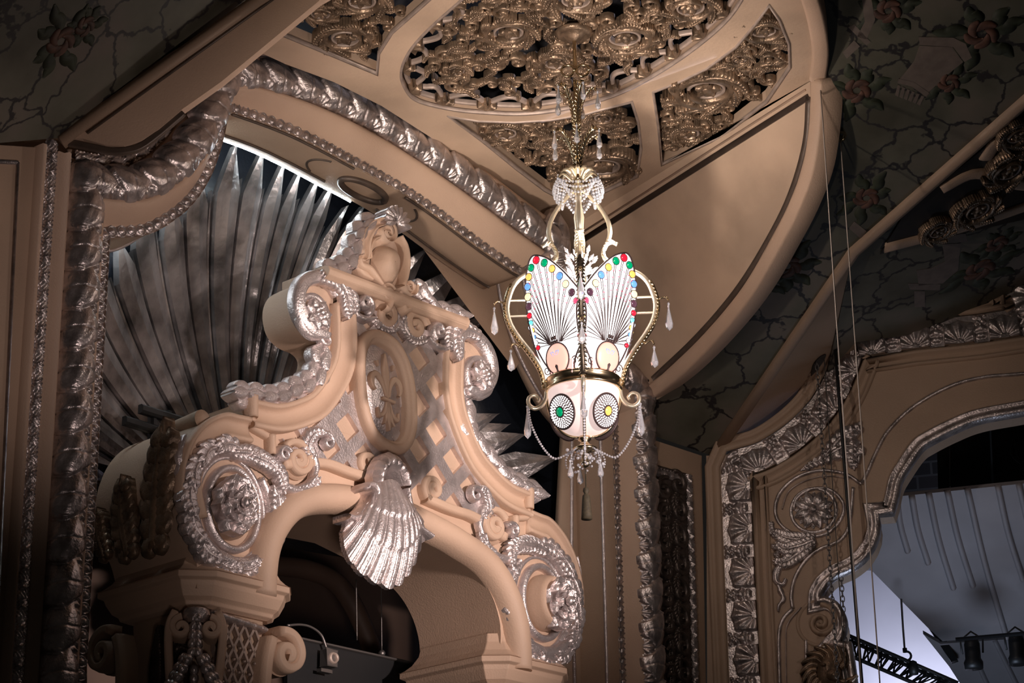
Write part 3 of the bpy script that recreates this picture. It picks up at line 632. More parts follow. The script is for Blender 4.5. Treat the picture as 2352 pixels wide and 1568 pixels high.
# ------------------------------------------------------------------ scallop shell keystone
shell = MB()
lo_px = [(806, 1188), (789, 1238), (794, 1283), (815, 1318), (850, 1345), (888, 1357), (918, 1335), (942, 1305), (960, 1272), (985, 1236), (996, 1230)]
nk_px = [(866, 1128), (868, 1118), (872, 1110), (880, 1104), (890, 1101), (900, 1101), (910, 1104), (920, 1110), (928, 1118), (936, 1128), (940, 1134)]
OUT = smooth(A.px(lo_px, .30), 12); NK = resample(smooth(A.px(nk_px, .34), 12), n=len(OUT)); OUT = resample(OUT, n=len(OUT))
n = 221; OUT = resample(OUT, n=n); NK = resample(NK, n=n); t = np.linspace(0, 1, n); r = np.linspace(0, 1, 40)
nr = 11; rib = np.abs(np.sin(pi*nr*t))**.5
E1 = 1-.06*(1-rib)
U = NK[:, None]+(OUT-NK)[:, None]*(r[None, :]*(1-(1-E1[:, None])*r[None, :]**3))[..., None]
bul = .34+.16*np.sin(pi*np.clip(r*.9, 0, 1))+0*r; step = -.018*(r > .36)-.02*(r > .68)
W = bul[None]*(.55+.45*np.sin(pi*(t*.9+.05)))[:, None]+.028*rib[:, None]*(.4+r)[None]+step[None]+.004*np.cos(2*pi*t*66)[:, None]*(r > .68)[None]
V = A.P(U[..., 0], U[..., 1], W); shell.grid(V); V2 = A.P(U[..., 0], U[..., 1], W-.05); shell.grid(V2); shell.grid(np.stack([V[:, -1], V2[:, -1]], 1)); shell.grid(np.stack([V[0], V2[0]], 1)); shell.grid(np.stack([V[-1], V2[-1]], 1))
sh = build('scallop_shell', shell, SILVER, ped)
mb = MB(); up_px = [(862, 1112), (863, 1085), (872, 1058), (886, 1040), (902, 1036), (918, 1046), (932, 1066), (942, 1092), (946, 1120)]
OU = resample(smooth(A.px(up_px, .28), 10), n=121); IN = resample(smooth(A.px([(884, 1112), (888, 1100), (898, 1094), (908, 1094), (918, 1100), (924, 1114)], .28), 10), n=121); t = np.linspace(0, 1, 121); r = np.linspace(0, 1, 16)
rib = np.abs(np.sin(pi*9*t))**.6; U = IN[:, None]+(OU-IN)[:, None]*(r[None]*(1-.05*(1-rib[:, None])))[..., None]; W = .10+.22*np.sin(pi*(r*.7+.1))[None]+.02*rib[:, None]*r[None]
V = A.P(U[..., 0], U[..., 1], W); mb.grid(V); V2 = A.P(U[..., 0], U[..., 1], W-.10); mb.grid(np.stack([V[:, -1], V2[:, -1]], 1)); mb.grid(np.stack([V[:, 0], V2[:, 0]], 1)); build('crest', mb, SILVER, sh)
mb = MB()
strip(mb, A, smooth(A.px([(846, 1120), (852, 1111), (864, 1114), (870, 1130), (862, 1155), (845, 1175), (822, 1187), (803, 1184)], .36), 6), np.array([.02, .035, .04, .04, .035, .03, .03]), .08, .3, na=8, n=60, wb=.15)
strip(mb, A, smooth(A.px([(940, 1120), (944, 1145), (952, 1180), (968, 1208), (997, 1230)], .36), 6), np.array([.03, .035, .035, .03, .03]), .07, .3, na=8, n=60, wb=.15)
build('shoulder_scroll', mb, SILVER, sh)
# ------------------------------------------------------------------ volutes, roses, acanthus, garlands
def group_part(name, m, fn, parent=ped, **k):
    res = []
    for mm in (False, True):
        mb = MB(); fn(mb, (lambda p: mir(p)) if mm else (lambda p: np.asarray(p, float)), -1 if mm else 1); res.append(build(name, mb, m, parent, **k))
    return res
lc = A.uv(549, 1160); uc = A.uv(727, 722)
def f(mb, X, s):       # thin silver rings round the rose
    c = X(A.uv(545, 1165, .1)); q = ellipse(c, .275, .345, 56); mould(mb, A, q, [(.03, 0), (.03, .06), (.0, .085), (-.03, .06), (-.035, 0)], closed=True)
    q = ellipse(c, .36, .44, 56); mould(mb, A, q, [(.015, 0), (.015, .03), (-.015, .03), (-.015, 0)], closed=True)
group_part('rose_ring', SILVER, f)
def f(mb, X, s):
    c = X(A.uv(549, 1160, .15)); q = ellipse(c, .20, .25, 48)
    mould(mb, A, q, [(-.02, 0), (-.02, .05), (.0, .10), (.01, .16), (.03, .20), (.05, .205), (.07, .17), (.16, .12), (.19, .12)], closed=True)
group_part('rose_drum', BEIGE, f)
def f(mb, X, s):
    c = X(A.uv(552, 1157, .24)); asp = 1.3
    for lay, (n_, R_, w_, hh, cu) in enumerate(((6, .19, .16, .06, .05), (6, .145, .21, .06, .04), (5, .09, .26, .05, .02))):
        for k in range(n_):
            a = k*2*pi/n_+.4+lay*.5; d = np.array([math.cos(a), math.sin(a)*asp]); P = np.array([c+d*r for r in np.linspace(.02, R_, 14)])
            hw = R_*.60*np.sin(pi*np.linspace(.10, .86, 14))**.6; strip(mb, A, P, hw, hh*np.array([.4, .8, 1, 1, .55]), w_+cu*np.linspace(0, 1, 8)**2, sec='cup', na=12, vein=.004, wb=w_-.05, lobes=1, lamp_=.0)
    blob(mb, A, c[0], c[1], .31, .04, .05, .045); blob(mb, A, c[0]+.01, c[1], .34, .022, .03, .03)
group_part('rosette', SILVER, f)
def f(mb, X, s):       # leafy wreath round the big volute
    c = A.uv(526, 1168); rX, rY = .455, .50
    for k in range(11):
        a0 = 1.45+k*.47; aa = np.linspace(a0, a0+.62, 8); rr_ = 1+.07*np.sin(np.linspace(0, pi, 8))
        P = np.stack([c[0]+rX*rr_*np.cos(aa), c[1]+rY*rr_*np.sin(aa)], 1); leaf(mb, A, X(P), .085, .06, .05, lobes=2, curl=.05, wb=-.01)
    q = ellipse(c, rX*.93, rY*.93, 70, 1.4)[:64]; strip(mb, A, X(q), .035, .05, .02, na=6, n=80)
    for k in range(7):
        p = X(A.uv(638-k*1.0, 1150+k*16)); blob(mb, A, p[0], p[1], .07, .028, .035, .035)
group_part('acanthus_wreath', SILVER, f)
def f(mb, X, s):
    leaf(mb, A, X(A.px([(524, 1042), (560, 1046), (598, 1066), (622, 1096)])), .10, .07, .05, lobes=5, curl=.05)
    leaf(mb, A, X(A.px([(560, 1050), (600, 1068), (625, 1092), (632, 1135)])), .09, .06, .07, lobes=5, curl=.04)
    strip(mb, A, X(smooth(A.px([(618, 1098), (640, 1122), (668, 1131), (692, 1120), (706, 1098)]), 6)), np.array([.05, .05, .055, .05, .02]), np.array([.05, .07, .07, .06, .08]), .06, na=8, lobes=4, lamp_=.15, n=40)
    leaf(mb, A, X(A.px([(668, 1132), (695, 1126), (716, 1104)])), .055, .05, .09, lobes=3)
    strip(mb, A, X(smooth(A.px([(700, 1112), (712, 1080), (706, 1052), (700, 1030)]), 6)), np.array([.03, .04, .05, .04]), .06, .05, na=8, n=30, lobes=3, lamp_=.2)
    leaf(mb, A, X(A.px([(704, 1055), (690, 1030), (702, 1002), (722, 1000)])), .07, .06, .07, lobes=4, curl=.05)
    strip(mb, A, X(spiral(A.uv(731, 1022), .085, .02, 1.2, 2.2, -1, 30)), np.array([.035, .03, .02]), .07, .08, na=6, n=40)
    strip(mb, A, X(spiral(A.uv(631, 1051), .075, .02, 1.3, .5, 1, 30)), np.array([.035, .03, .02]), .08, .08, na=6, n=40)
    strip(mb, A, X(smooth(A.px([(420, 1000), (408, 1050), (418, 1120), (440, 1190), (470, 1245)]), 5)), np.array([.02, .045, .05, .05, .04]), .07, -.02, na=8, lobes=7, lamp_=.35, n=70, vein=.008)
    strip(mb, A, X(smooth(A.px([(455, 1240), (485, 1275), (530, 1297), (575, 1290), (600, 1268), (612, 1235), (622, 1200)]), 5)), np.array([.05, .065, .07, .06, .05, .045, .03]), .08, .03, na=8, lobes=6, lamp_=.2, n=80, vein=.006)
    strip(mb, A, X(spiral(A.uv(592, 1300), .055, .015, 1.1, 1.5, 1, 24)), .02, .06, .02, na=6, n=30)
group_part('acanthus_spray', SILVER, f)
def f(mb, X, s):
    c = A.uv(672, 1060); strip(mb, A, X(spiral(c, .175, .035, 1.9, 2.6, -1, 90)), np.array([.03, .036, .034, .03, .04]), .11, .0, sec='flat', na=6, n=110)
    q = ellipse(X(c), .17, .17, 30); plate(mb, A, q, -.01, .03)
group_part('spiral_scroll', BEIGE, f)
def f(mb, X, s):       # upper volute silver sheath
    P = spiral(uc, .33, .20, 1.0, -1.2, -1 if True else 1, 60); P = smooth(A.px([(742, 775), (712, 765), (688, 735), (676, 696), (684, 660), (705, 642), (732, 640), (755, 655), (770, 680)]), 6)
    strip(mb, A, X(P), np.array([.04, .055, .06, .06, .065, .07, .075, .06]), .09, .02, na=10, n=90, vein=.01, wb=-.03)
    leaf(mb, A, X(A.px([(722, 642), (752, 650), (775, 680), (778, 735)])), .10, .07, .08, lobes=5, curl=.03)
    leaf(mb, A, X(A.px([(732, 640), (765, 652), (790, 685), (800, 725)])), .10, .07, .06, lobes=5, curl=.03)
    strip(mb, A, X(smooth(A.px([(785, 690), (800, 722), (822, 737), (848, 735)]), 6)), np.array([.05, .045, .045, .02]), .06, .05, na=8, n=40, lobes=4, lamp_=.15)
    strip(mb, A, X(spiral(A.uv(823, 703), .095, .02, 1.6, -1.2, 1, 40)), np.array([.04, .035, .02]), .07, .06, na=8, n=60)
    strip(mb, A, X(spiral(A.uv(744, 782), .10, .02, 1.1, 1.6, 1, 30)), np.array([.035, .03, .02]), .06, .0, na=6, n=40)
    leaf(mb, A, X(A.px([(890, 762), (902, 745), (896, 722)])), .06, .05, .05, lobes=3)
    leaf(mb, A, X(A.px([(848, 738), (872, 757), (902, 760)])), .05, .05, .04, lobes=4)
group_part('scroll_sheath', SILVER, f)
def f(mb, X, s):
    strip(mb, A, X(spiral(A.uv(874, 728), .16, .03, 1.5, 2.8, -1, 60)), .038, .10, .0, sec='flat', na=6, n=80)
group_part('frieze_scroll', BEIGE, f)
def f(mb, X, s):
    c = X(A.uv(729, 722, .1)); petal_rose(mb, A, c, .15, .08, 7, .2, .06, .42, .03); petal_rose(mb, A, c, .085, .12, 6, .5, .05, .45); blob(mb, A, c[0], c[1], .16, .035, .035, .035)
    q = ellipse(c, .17, .19, 40); mould(mb, A, q, [(.03, 0), (.03, .07), (-.02, .07), (-.03, 0)], closed=True)
group_part('upper_rosette', SILVER, f)
def garland(mb, P, R=.09, w=0., step=.16):
    """bound laurel: overlapping veined leaves in threes with berries between"""
    Q = resample(P, step=step); T, N, m = normals2(Q)
    for i in range(len(Q)):
        for sg in (-1, 1, 0):
            st = Q[i]-T[i]*step*.1*(sg != 0)+T[i]*step*.35*(sg == 0)+N[i]*sg*R*.30; en = st+T[i]*step*1.15+N[i]*sg*R*.30; q = np.array([st, (st+en)/2+N[i]*sg*R*.22, en])
            strip(mb, A, smooth(q, 5), R*.60*np.sin(pi*np.linspace(.10, .96, 12))**.75, R*.55, w+(.05 if sg == 0 else .0)+.02*np.linspace(0, 1, 5), sec='round', na=10, n=16, vein=.006, wb=w-.06)
        for sg in (-1, 1): blob(mb, A, *(Q[i]+N[i]*sg*R*.85+T[i]*step*.2), w+.01, .02, .02, .02, 0, 8, 5)
def f(mb, X, s):
    garland(mb, X(smooth(A.px([(738, 800), (736, 838), (722, 866), (697, 884), (666, 903), (635, 913), (601, 911), (570, 908)]), 6)), .105, -.02)
    for k in range(16): 
        p = X(A.uv(548+rng.rand()*26, 905+rng.rand()*16)); blob(mb, A, p[0], p[1], -.02+.05*rng.rand(), .02, .02, .02, 0, 6, 4)
group_part('laurel_garland', SILVER, f)
# flank acanthus on the left volute side, bronze tone standing for shade
mb = MB(); FL = Frame(A.P(Ll0[7, 0]-.02, 0, 0), -nA, Z, -dA)
for (u0, y0, u1, y1, W) in ((.22, 4.95, .10, 5.95, .20), (.55, 4.95, .62, 5.6, .17), (.86, 5.0, .92, 5.4, .10)):
    leaf(mb, FL, [(u0, y0), ((u0+u1)/2+.05, (y0+y1)/2), (u1, y1)], W, .05, -.01, lobes=3, curl=.06)
build('shaded_flank_acanthus', mb, BRONZE, ped)
mb = MB()
q = A.P(Ll0[4, 0]+.08, Ll0[4, 1]-.04, 0); tube(mb, [A.P(Ll0[4, 0]+.0, Ll0[4, 1]+.02, w) for w in (-.5, -.3, -.1, .0)], [.03, .07, .08, .085], 14); build('curled_leaf_end', mb, BEIGED, ped)
# ------------------------------------------------------------------ cartouche
car = MB(); wc = .16
def cs(pts, hw, h=.07, w0=.07, **k): strip(car, A, smooth(A.px(pts, wc), 6), hw, h, w0, n=k.pop('n', 60), wb=k.pop('wb', -.02), **k)
oc = A.px([(869, 590), (875, 568), (890, 558), (910, 562), (923, 585), (925, 612), (918, 642), (907, 656), (892, 650), (876, 627), (869, 606)], wc)
plate(car, A, smooth(A.px([(850, 566), (860, 538), (880, 524), (905, 524), (926, 545), (936, 590), (932, 640), (922, 672), (930, 700), (905, 706), (896, 680), (880, 655), (858, 622), (848, 595)], wc), 4, True), -.10, .05)
cs([(832, 590), (843, 588), (845, 570), (846, 548), (856, 524), (872, 510), (890, 508), (904, 516)], np.array([.02, .04, .045, .045, .04, .035, .03]), .09, sec='cup')
strip(car, A, spiral(A.uv(893, 533, wc), .10, .015, 1.7, 1.2, -1, 70), .026, .09, .08, n=90, na=8, wb=-.02, sec='cup')
cs([(857, 590), (857, 566), (866, 548), (878, 542)], .018, .07, .08)
cs([(832, 592), (838, 606), (856, 614), (868, 628), (882, 648), (894, 664)], np.array([.03, .055, .05, .035, .03]), .08)
cs([(836, 598), (846, 620), (866, 638)], np.array([.06, .05, .02]), .05)
cs([(926, 540), (938, 565), (942, 600), (938, 635), (930, 655)], np.array([.025, .04, .045, .035, .03]), .09)
for c_, d_ in (((891, 672), 1), ((942, 658), -1)): strip(car, A, spiral(A.uv(*c_, wc), .085, .012, 1.6, .5, d_, 50), .022, .10, .08, n=70, na=8, wb=-.02, sec='cup')
cs([(912, 668), (905, 690), (898, 706), (888, 702)], np.array([.04, .04, .045, .04]), .09); cs([(922, 668), (930, 688), (936, 708), (946, 706)], np.array([.04, .04, .045, .04]), .09)
cart = build('cartouche', car, BEIGE, ped)
mb = MB(); V = []; q = smooth(oc, 5, True); cq = q.mean(0)
for k in np.linspace(1, .02, 8): p = cq+(q-cq)*k; V.append(A.P(p[:, 0], p[:, 1], .06+.17*(1-k**3)))
mb.grid(np.stack(V), cv=True); build('oval_boss', mb, BEIGE, cart)
mb = MB()
for k in range(9):
    a = rad(195-k*24); c = A.uv(913, 512, wc); d = np.array([math.cos(a), math.sin(a)]); P = np.array([c+d*r for r in np.linspace(.02, .17, 9)]); strip(mb, A, P, np.array([.012, .03, .04, .035, .02]), np.array([.03, .06, .06, .05]), .13, na=8, vein=.006, wb=.0)
build('shell_crest', mb, SILVER, cart)
mb = MB(); garland(mb, smooth(A.px([(858, 506), (834, 526), (820, 556), (810, 588), (788, 610), (770, 616)], .05), 6), .095, .03, .15); build('fruit_garland', mb, SILVER, cart)
mb = MB(); garland(mb, smooth(A.px([(954, 648), (972, 684), (1000, 706), (1034, 718)], .05), 6), .085, .03, .15)
build('fruit_garland', mb, SILVER, cart)
# ================================================================== COLUMN CAPITALS under the pediment
plan = np.array([(-4.62, -1.12), (-4.62, -.06), (-4.38, .14), (-3.60, .14), (-3.42, -.05), (-3.42, -1.12)])
def offs(poly, d):
    T, N, m = normals2(poly, True); return poly+N*(d*np.minimum(m, 1.6))[:, None]
sgn = 1 if abs(offs(plan, .1)[1, 0]) > 4.62 else -1
def loft(mb, lv, plan=plan, m=False):
    V = []
    for v, o in lv:
        q = offs(plan, sgn*o)
        u = q[:, 0]; vv = np.full(len(q), v)
        if m: p = mir(np.stack([u, vv], 1)); u, vv = p[:, 0], np.full(len(q), v-.045*(7.9-v))
        V.append(A.P(u, vv, q[:, 1]))
    V = np.stack(V); off = mb.n; k = len(plan); mb.grid(V, cv=True); mb.f.append(tuple(range(off, off+k))); mb.f.append(tuple(range(off+k*(len(lv)-1), off+k*len(lv))))
for m in (False, True):
    X = (lambda p: mir(p)) if m else (lambda p: np.asarray(p, float))
    cx = X(np.array([(-4.0, 3.3)]))[0]
    cap = empty('column_capital', A.P(cx[0], cx[1], -.4))
    tag(cap, 'carved column capital with lattice panel and corner scrolls beneath the big left volute' if not m else 'carved column capital beneath the lower right volute, mostly below the picture edge', 'column capital', 'capitals carrying the pediment')
    mb = MB(); loft(mb, [(5.0, -.14), (4.92, -.125), (4.84, -.08), (4.79, -.03), (4.77, -.0)], m=m); build('abacus', mb, BEIGE, cap, sm=False, bevel=.008)
    mb = MB(); loft(mb, [(4.77, .0), (4.72, .0), (4.70, -.04), (4.66, -.05), (4.58, -.09), (4.55, -.13), (4.52, -.14), (4.50, -.19)], m=m); build('cornice', mb, BEIGE, cap, sm=False, bevel=.006)
    mb = MB(); loft(mb, [(4.5, -.22), (4.2, -.24), (3.9, -.28), (3.0, -.30)], m=m); build('bell', mb, BEIGED, cap, sm=False)
    q = X(np.array([(-3.56, 4.22)]))[0]; q2 = X(np.array([(-4.40, 4.25)]))[0]; q3 = X(np.array([(-4.82, 4.25)]))[0]
    for c, w_, nm, fr_ in ((q, .06, 'corner_scroll', A),):
        mb = MB(); d = -1 if not m else 1
        sp = spiral(c, .20, .035, 1.6, pi*.6 if not m else pi*.4, d, 60); strip(mb, fr_, sp, .045, .18, w_-.12, sec='flat', na=6, n=80, wb=-.2)
        plate(mb, fr_, ellipse(c, .17, .17, 30), -.2, w_-.08)
        s_ = 1 if not m else -1
        strip(mb, fr_, smooth([(c[0]-s_*.15, c[1]+.12), (c[0]-s_*.20, c[1]-.1), (c[0]-s_*.22, c[1]-.5), (c[0]-s_*.20, c[1]-.9)], 6), .05, .16, w_-.12, sec='flat', na=6, n=40, wb=-.25)
        build(nm, mb, BEIGE, cap)
    if not m:
        FK = Frame(A.P(-4.60, 0, 0), -nA, Z, -dA)      # left flank plane, u runs back into the chamber
        mb = MB(); c = (.86, 4.20); strip(mb, FK, spiral(c, .20, .035, 1.6, pi*.6, -1, 60), .045, .16, .0, sec='flat', na=6, n=80); plate(mb, FK, ellipse(c, .17, .17, 30), -.02, .03)
        strip(mb, FK, smooth([(c[0]-.15, c[1]+.12), (c[0]-.22, c[1]-.1), (c[0]-.24, c[1]-.5), (c[0]-.2, c[1]-.9)], 6), .05, .16, -.02, sec='flat', na=6, n=40); build('corner_scroll', mb, BEIGED, cap)
        mb = MB(); leaf(mb, FK, [(.5, 3.7), (.48, 4.0), (.42, 4.35)], .18, .06, -.2, lobes=6, curl=.08); leaf(mb, FK, [(.3, 3.6), (.3, 3.9), (.26, 4.2)], .14, .06, -.2, lobes=5, curl=.06); build('flank_leaf', mb, DARKBR, cap)
    # chamfer console with hanging husks
    ca, cb = plan[1], plan[2]; 
    if m: ca, cb = np.array([2*MID-cb[0], cb[1]]), np.array([2*MID-ca[0], ca[1]])
    dvv = -.13 if m else 0
    pa, pb = A.P(ca[0], 0, ca[1]), A.P(cb[0], 0, cb[1]); eu = nrm(pb-pa); KF = Frame((pa+pb)/2, eu, Z, nrm(np.cross(eu, Z)) if np.cross(eu, Z)@((pa+pb)/2) < 0 else -nrm(np.cross(eu, Z)))
    mb = MB()
    for s_ in (-1, 1):
        sp = spiral((s_*.115, 4.30+dvv), .095, .02, 1.4, pi/2, -s_, 40); strip(mb, KF, sp, .03, .16, -.16, sec='flat', na=6, n=60, wb=-.3)
        strip(mb, KF, smooth([(s_*.17, 4.44+dvv), (s_*.215, 4.3+dvv), (s_*.20, 4.0+dvv), (s_*.16, 3.6+dvv), (s_*.15, 3.1)], 6), .035, .14, -.16, sec='flat', na=6, n=40, wb=-.3)
    build('console', mb, BEIGE, cap)
    mb = MB(); strip(mb, KF, [(0, 4.46+dvv), (0, 4.34+dvv)], np.array([.10, .12, .07]), .10, -.08, na=8, n=12)
    for k in range(11):
        y = 4.38-k*.07+dvv; spread = max(0, (k-4))*.035
        for s_ in (-1, 1):
            blob(mb, KF, s_*(.022+spread), y, -.02+.02*(k > 4), .03+.003*k, .055, .045, s_*(.25+.05*k), 8, 6)
            if k > 4: blob(mb, KF, s_*(.06+spread), y+.02, -.02, .035, .05, .04, s_*.6, 8, 6)
        if k > 5: blob(mb, KF, 0, y, -.04, .04, .05, .04)
    build('husk_drop', mb, SILVERM, cap)
    if not m:
        mb = MB(); x0, x1, y0, y1 = -4.20, -3.78, 3.72, 4.46
        reg2 = [(x0, y0), (x1, y0), (x1+.03, y1), (x0-.06, y1)]
        for k in range(-9, 12):
            for s_ in (-1, 1):
                a0 = np.array([x0+k*.11, y0]); d = np.array([.55*s_, 1.])/1.14; nn = np.array([-d[1], d[0]])*.011
                q = [a0-d*.1+nn, a0-d*.1-nn, a0+d*1.2-nn, a0+d*1.2+nn]; pl = [tuple(p) for p in (q if s_ else q)]
                for i in range(4):
                    pl = clip_poly(pl, reg2[i], reg2[(i+1) % 4])
                    if len(pl) < 3: break
                if len(pl) >= 3: plate(mb, A, np.array(pl), -.08, -.035)
        for i in range(5):
            for j in range(5): blob(mb, A, x0+.0+i*.11+(.055 if j % 2 else 0), y0+.1+j*.1, -.03, .014, .014, .02, 0, 6, 4)
        build('lattice_panel', mb, BRONZEL, cap, sm=False)
        mb = MB(); strip(mb, A, [(x0-.08, 4.47), (x1+.08, 4.42)], .04, .08, -.08, na=8, n=60, lobes=7, lamp_=.3); build('husk_rail', mb, SILVERM, cap)
        mb = MB()
        for k in range(7):
            a = rad(20+k*23); P = np.array([(-3.97+r*math.cos(a), 3.70+r*math.sin(a)) for r in np.linspace(.03, .18, 7)]); strip(mb, A, P, np.array([.015, .035, .04, .02]), .06, -.05, na=6, vein=.004)
        build('small_shell', mb, SILVERM, cap)
# ================================================================== BEHIND THE ARCH
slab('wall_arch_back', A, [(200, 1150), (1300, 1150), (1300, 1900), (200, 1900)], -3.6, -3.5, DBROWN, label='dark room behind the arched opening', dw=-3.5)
px3 = lambda lst, w: A.P(*smooth(A.px(lst, w), 6).T, w)
mb = MB(); tube(mb, px3([(560, 1296), (640, 1300), (705, 1308), (765, 1333), (800, 1372), (835, 1440), (862, 1520), (880, 1640)], -2.4), .10, 14); o = build('ventilation_duct', mb, DBROWN); tag(o, 'dim round duct curving down in the shadows behind the arch', 'duct')
mb = MB(); P = A.px([(660, 1462), (980, 1532), (980, 1750), (660, 1750)], -1.4); plate(mb, A, P, -1.45, -1.4); 
cabn = build('equipment_cabinet', mb, BLACK, sm=False); tag(cabn, 'black equipment cabinet top edge at the bottom of the arched opening', 'cabinet')
mb = MB(); strip(mb, A, A.px([(655, 1458), (980, 1530)], -1.38), .012, .02, -1.38, sec='flat', na=4, n=10, wb=-1.42); build('top_rail', mb, STEEL, cabn)
fx = empty('emergency_light', A.hit(755, 1510, -1.3)); tag(fx, 'small grey box lamp with a round lens fed by a curved conduit behind the arch', 'lamp')
q = A.uv(757, 1512, -1.3)
mb = MB(); box(mb, A, q[0]-.07, q[0]+.07, q[1]-.08, q[1]+.08, -1.36, -1.26); build('housing', mb, STEEL, fx, sm=False, bevel=.008)
mb = MB(); mould(mb, A, ellipse((q[0]+.01, q[1]), .045, .045, 20), [(.012, 0), (.0, .03), (-.012, 0)], closed=True, w=-1.26); build('lens_ring', mb, BRONZEL, fx)
mb = MB(); tube(mb, px3([(660, 1436), (690, 1434), (715, 1440), (738, 1458), (750, 1488)], -1.33), .012, 8); build('conduit', mb, STEEL, fx)
mb = MB(); box(mb, A, q[0]-.12, q[0]+.02, q[1]-.14, q[1]-.11, -1.34, -1.28); build('bracket', mb, STEEL, fx, sm=False)
for x, y0, y1 in ((875, 1290, 1500), (818, 1330, 1470)):
    mb = MB(); tube(mb, px3([(x, y0), (x+1, (y0+y1)/2), (x+2, y1)], -1.5), .006, 6); a_ = A.uv(x+2, y1, -1.5)
    o = build('hanging_cable', mb, STEEL); tag(o, 'thin cable hanging straight below the silver scallop shell, ending in a small fitting' if x == 875 else 'thin cable hanging left of the scallop shell inside the dark arch', 'cable')
    if x == 875: mb = MB(); ball(mb, A.P(a_[0], a_[1], -1.5), .035); build('fitting', mb, STEEL, o)
br = empty('light_bracket', A.hit(360, 990, -.9)); tag(br, 'black steel bracket on top of the left volute in front of the silver rays', 'bracket')
mb = MB()
for (p, q_) in (((322, 938), (420, 968)), ((285, 965), (400, 1000))):
    a_, b_ = A.uv(*p, -.9), A.uv(*q_, -.9); strip(mb, A, [a_, b_], .04, .06, -.92, sec='flat', na=4, n=8)
build('rail', mb, BLACK, br, sm=False)
mb = MB()
for x in (350, 385):
    a_, b_ = A.uv(x, 945, -.95), A.uv(x, 1080, -.95); strip(mb, A, [a_, b_], .03, .06, -.97, sec='flat', na=4, n=8)
build('upright', mb, BLACK, br, sm=False)
# ================================================================== CHANDELIER
hook = CE.hit(1319, 84); CX, CY = hook[0], hook[1]
hd = nrm([-CX, -CY, 0]); hr = np.cross(Z, hd); hr = hr if hr[0] > 0 else -hr
CH = Frame((CX, CY, 0), hr, Z, hd)
zc = lambda y: float(CH.uv(1319+(y-84)*.0288, y)[1])
def rz(px): return np.array([CH.uv(x, y)-np.array([0, 0]) for x, y in px])
def RP(r, z, az): 
    az = rad(az); r, z = np.broadcast_arrays(np.asarray(r, float), np.asarray(z, float))
    return np.array([CX, CY, 0])+r[..., None]*(hd*math.cos(az)+hr*math.sin(az))+z[..., None]*Z
ch = empty('crystal_chandelier', np.array([CX, CY, zc(1190)]))
tag(ch, 'tall brass chandelier with jewelled glass wings, glowing bowl and crystal drops', 'chandelier')
def lz(y0, prof, n=24): return [(r, zc(y)) for r, y in prof]
def clathe(name, prof, m, parent=ch, n=32):
    mb = MB(); lathe(mb, (CX, CY, 0), [(r, zc(y)) for r, y in prof], n); return build(name, mb, m, parent)
clathe('ceiling_rose', [(.02, 70), (.15, 70), (.17, 76), (.13, 84), (.10, 80), (.06, 92), (.0, 96)], BRONZE)
mb = MB(); tube(mb, [RP(0, zc(y), 0) for y in np.linspace(88, 160, 10)], .018, 8); tube(mb, [RP(0, zc(y), 0) for y in np.linspace(185, 600, 10)], .022, 8)
for s_ in (-1, 1):
    c = (s_*.065, zc(163)); sp = spiral(c, .06, .05, 1, 0, 1, 24); tube(mb, CH.P(sp[:, 0], sp[:, 1]), .012, 6)
build('stem', mb, BRASS, ch)
clathe('stem_column', [(.0, 420), (.05, 424), (.06, 432), (.03, 440), (.025, 470), (.045, 500), (.035, 530), (.05, 560), (.03, 600), (.05, 640), (.04, 700), (.06, 760), (.05, 820), (.08, 870), (.0, 872)], PBRASS)
def spike_tube(mb, P, r, spikes=16, L=.05, both_=True):
    P = resample(P, n=spikes+1); tube(mb, resample(P, n=30), r, 6)
    T = np.gradient(P, axis=0)
    for i in range(1, spikes):
        t = nrm(T[i]); s_ = np.cross(t, nrm(P[i]-np.array([CX, CY, P[i][2]])+1e-6)); s_ = nrm(s_)
        for g in (-1, 1):
            a_ = P[i]; b_ = a_+s_*g*L*.7+t*L*.6; tube(mb, [a_, a_*.5+b_*.5, b_], [r*.9, r*.7, r*.1], 4)
def drop(parent, p, L=.17, r=.028, name='crystal_drop'):
    mb = MB(); p = np.asarray(p, float); pr = [(0, 0), (.004, -.01), (.25*r, -.15*L), (.2*r, -.22*L), (.55*r, -.45*L), (r, -.75*L), (.85*r, -.9*L), (0, -L)]
    lathe(mb, p, pr, 8); ball(mb, p+np.array([0, 0, -.02]), .012, 6, 4); return build(name, mb, CRYS, parent, sm=False)
for (yb, tipr, yt, n, off, big) in ((300, .16, 198, 5, 20, 1), (405, .19, 300, 6, 0, 1.2)):
    for k in range(n):
        az = off+k*360/n; zb, zt = zc(yb), zc(yt)
        t = np.linspace(0, 1, 14); r = .02+tipr*(t**2.2); z = zb+(zt-zb)*(t*1.25-.25*t**4); z[-3:] -= [0, .01, .04]
        mb = MB(); spike_tube(mb, RP(r, z, az), .012*big, 14, .06); o = build('palm_frond', mb, BRASS, ch)
        drop(o, RP(r[-1]+.01, z[-1], az), .19, .026)
mb = MB()
for k in range(12):
    az = k*30; t = np.linspace(0, 1, 8); P = RP(.03+.13*t, zc(412)+.07*np.sin(t*pi*.8), az); tube(mb, P, [.012, .028, .02, .004], 6)
build('leaf_collar', mb, PBRASS, ch)
for az in (0, 90, 180, 270):
    mb = MB(); sp = spiral((.13, zc(424)), .055, .018, 1.4, 0, -1, 30); P = np.array([RP(a_, b_, az) for a_, b_ in sp]); tube(mb, P, .014, 6); build('collar_scroll', mb, BRASS, ch)
def beads(mb, P, r=.014, step=.03):
    for p in resample(P, step=step): ball(mb, p, r, 6, 4)
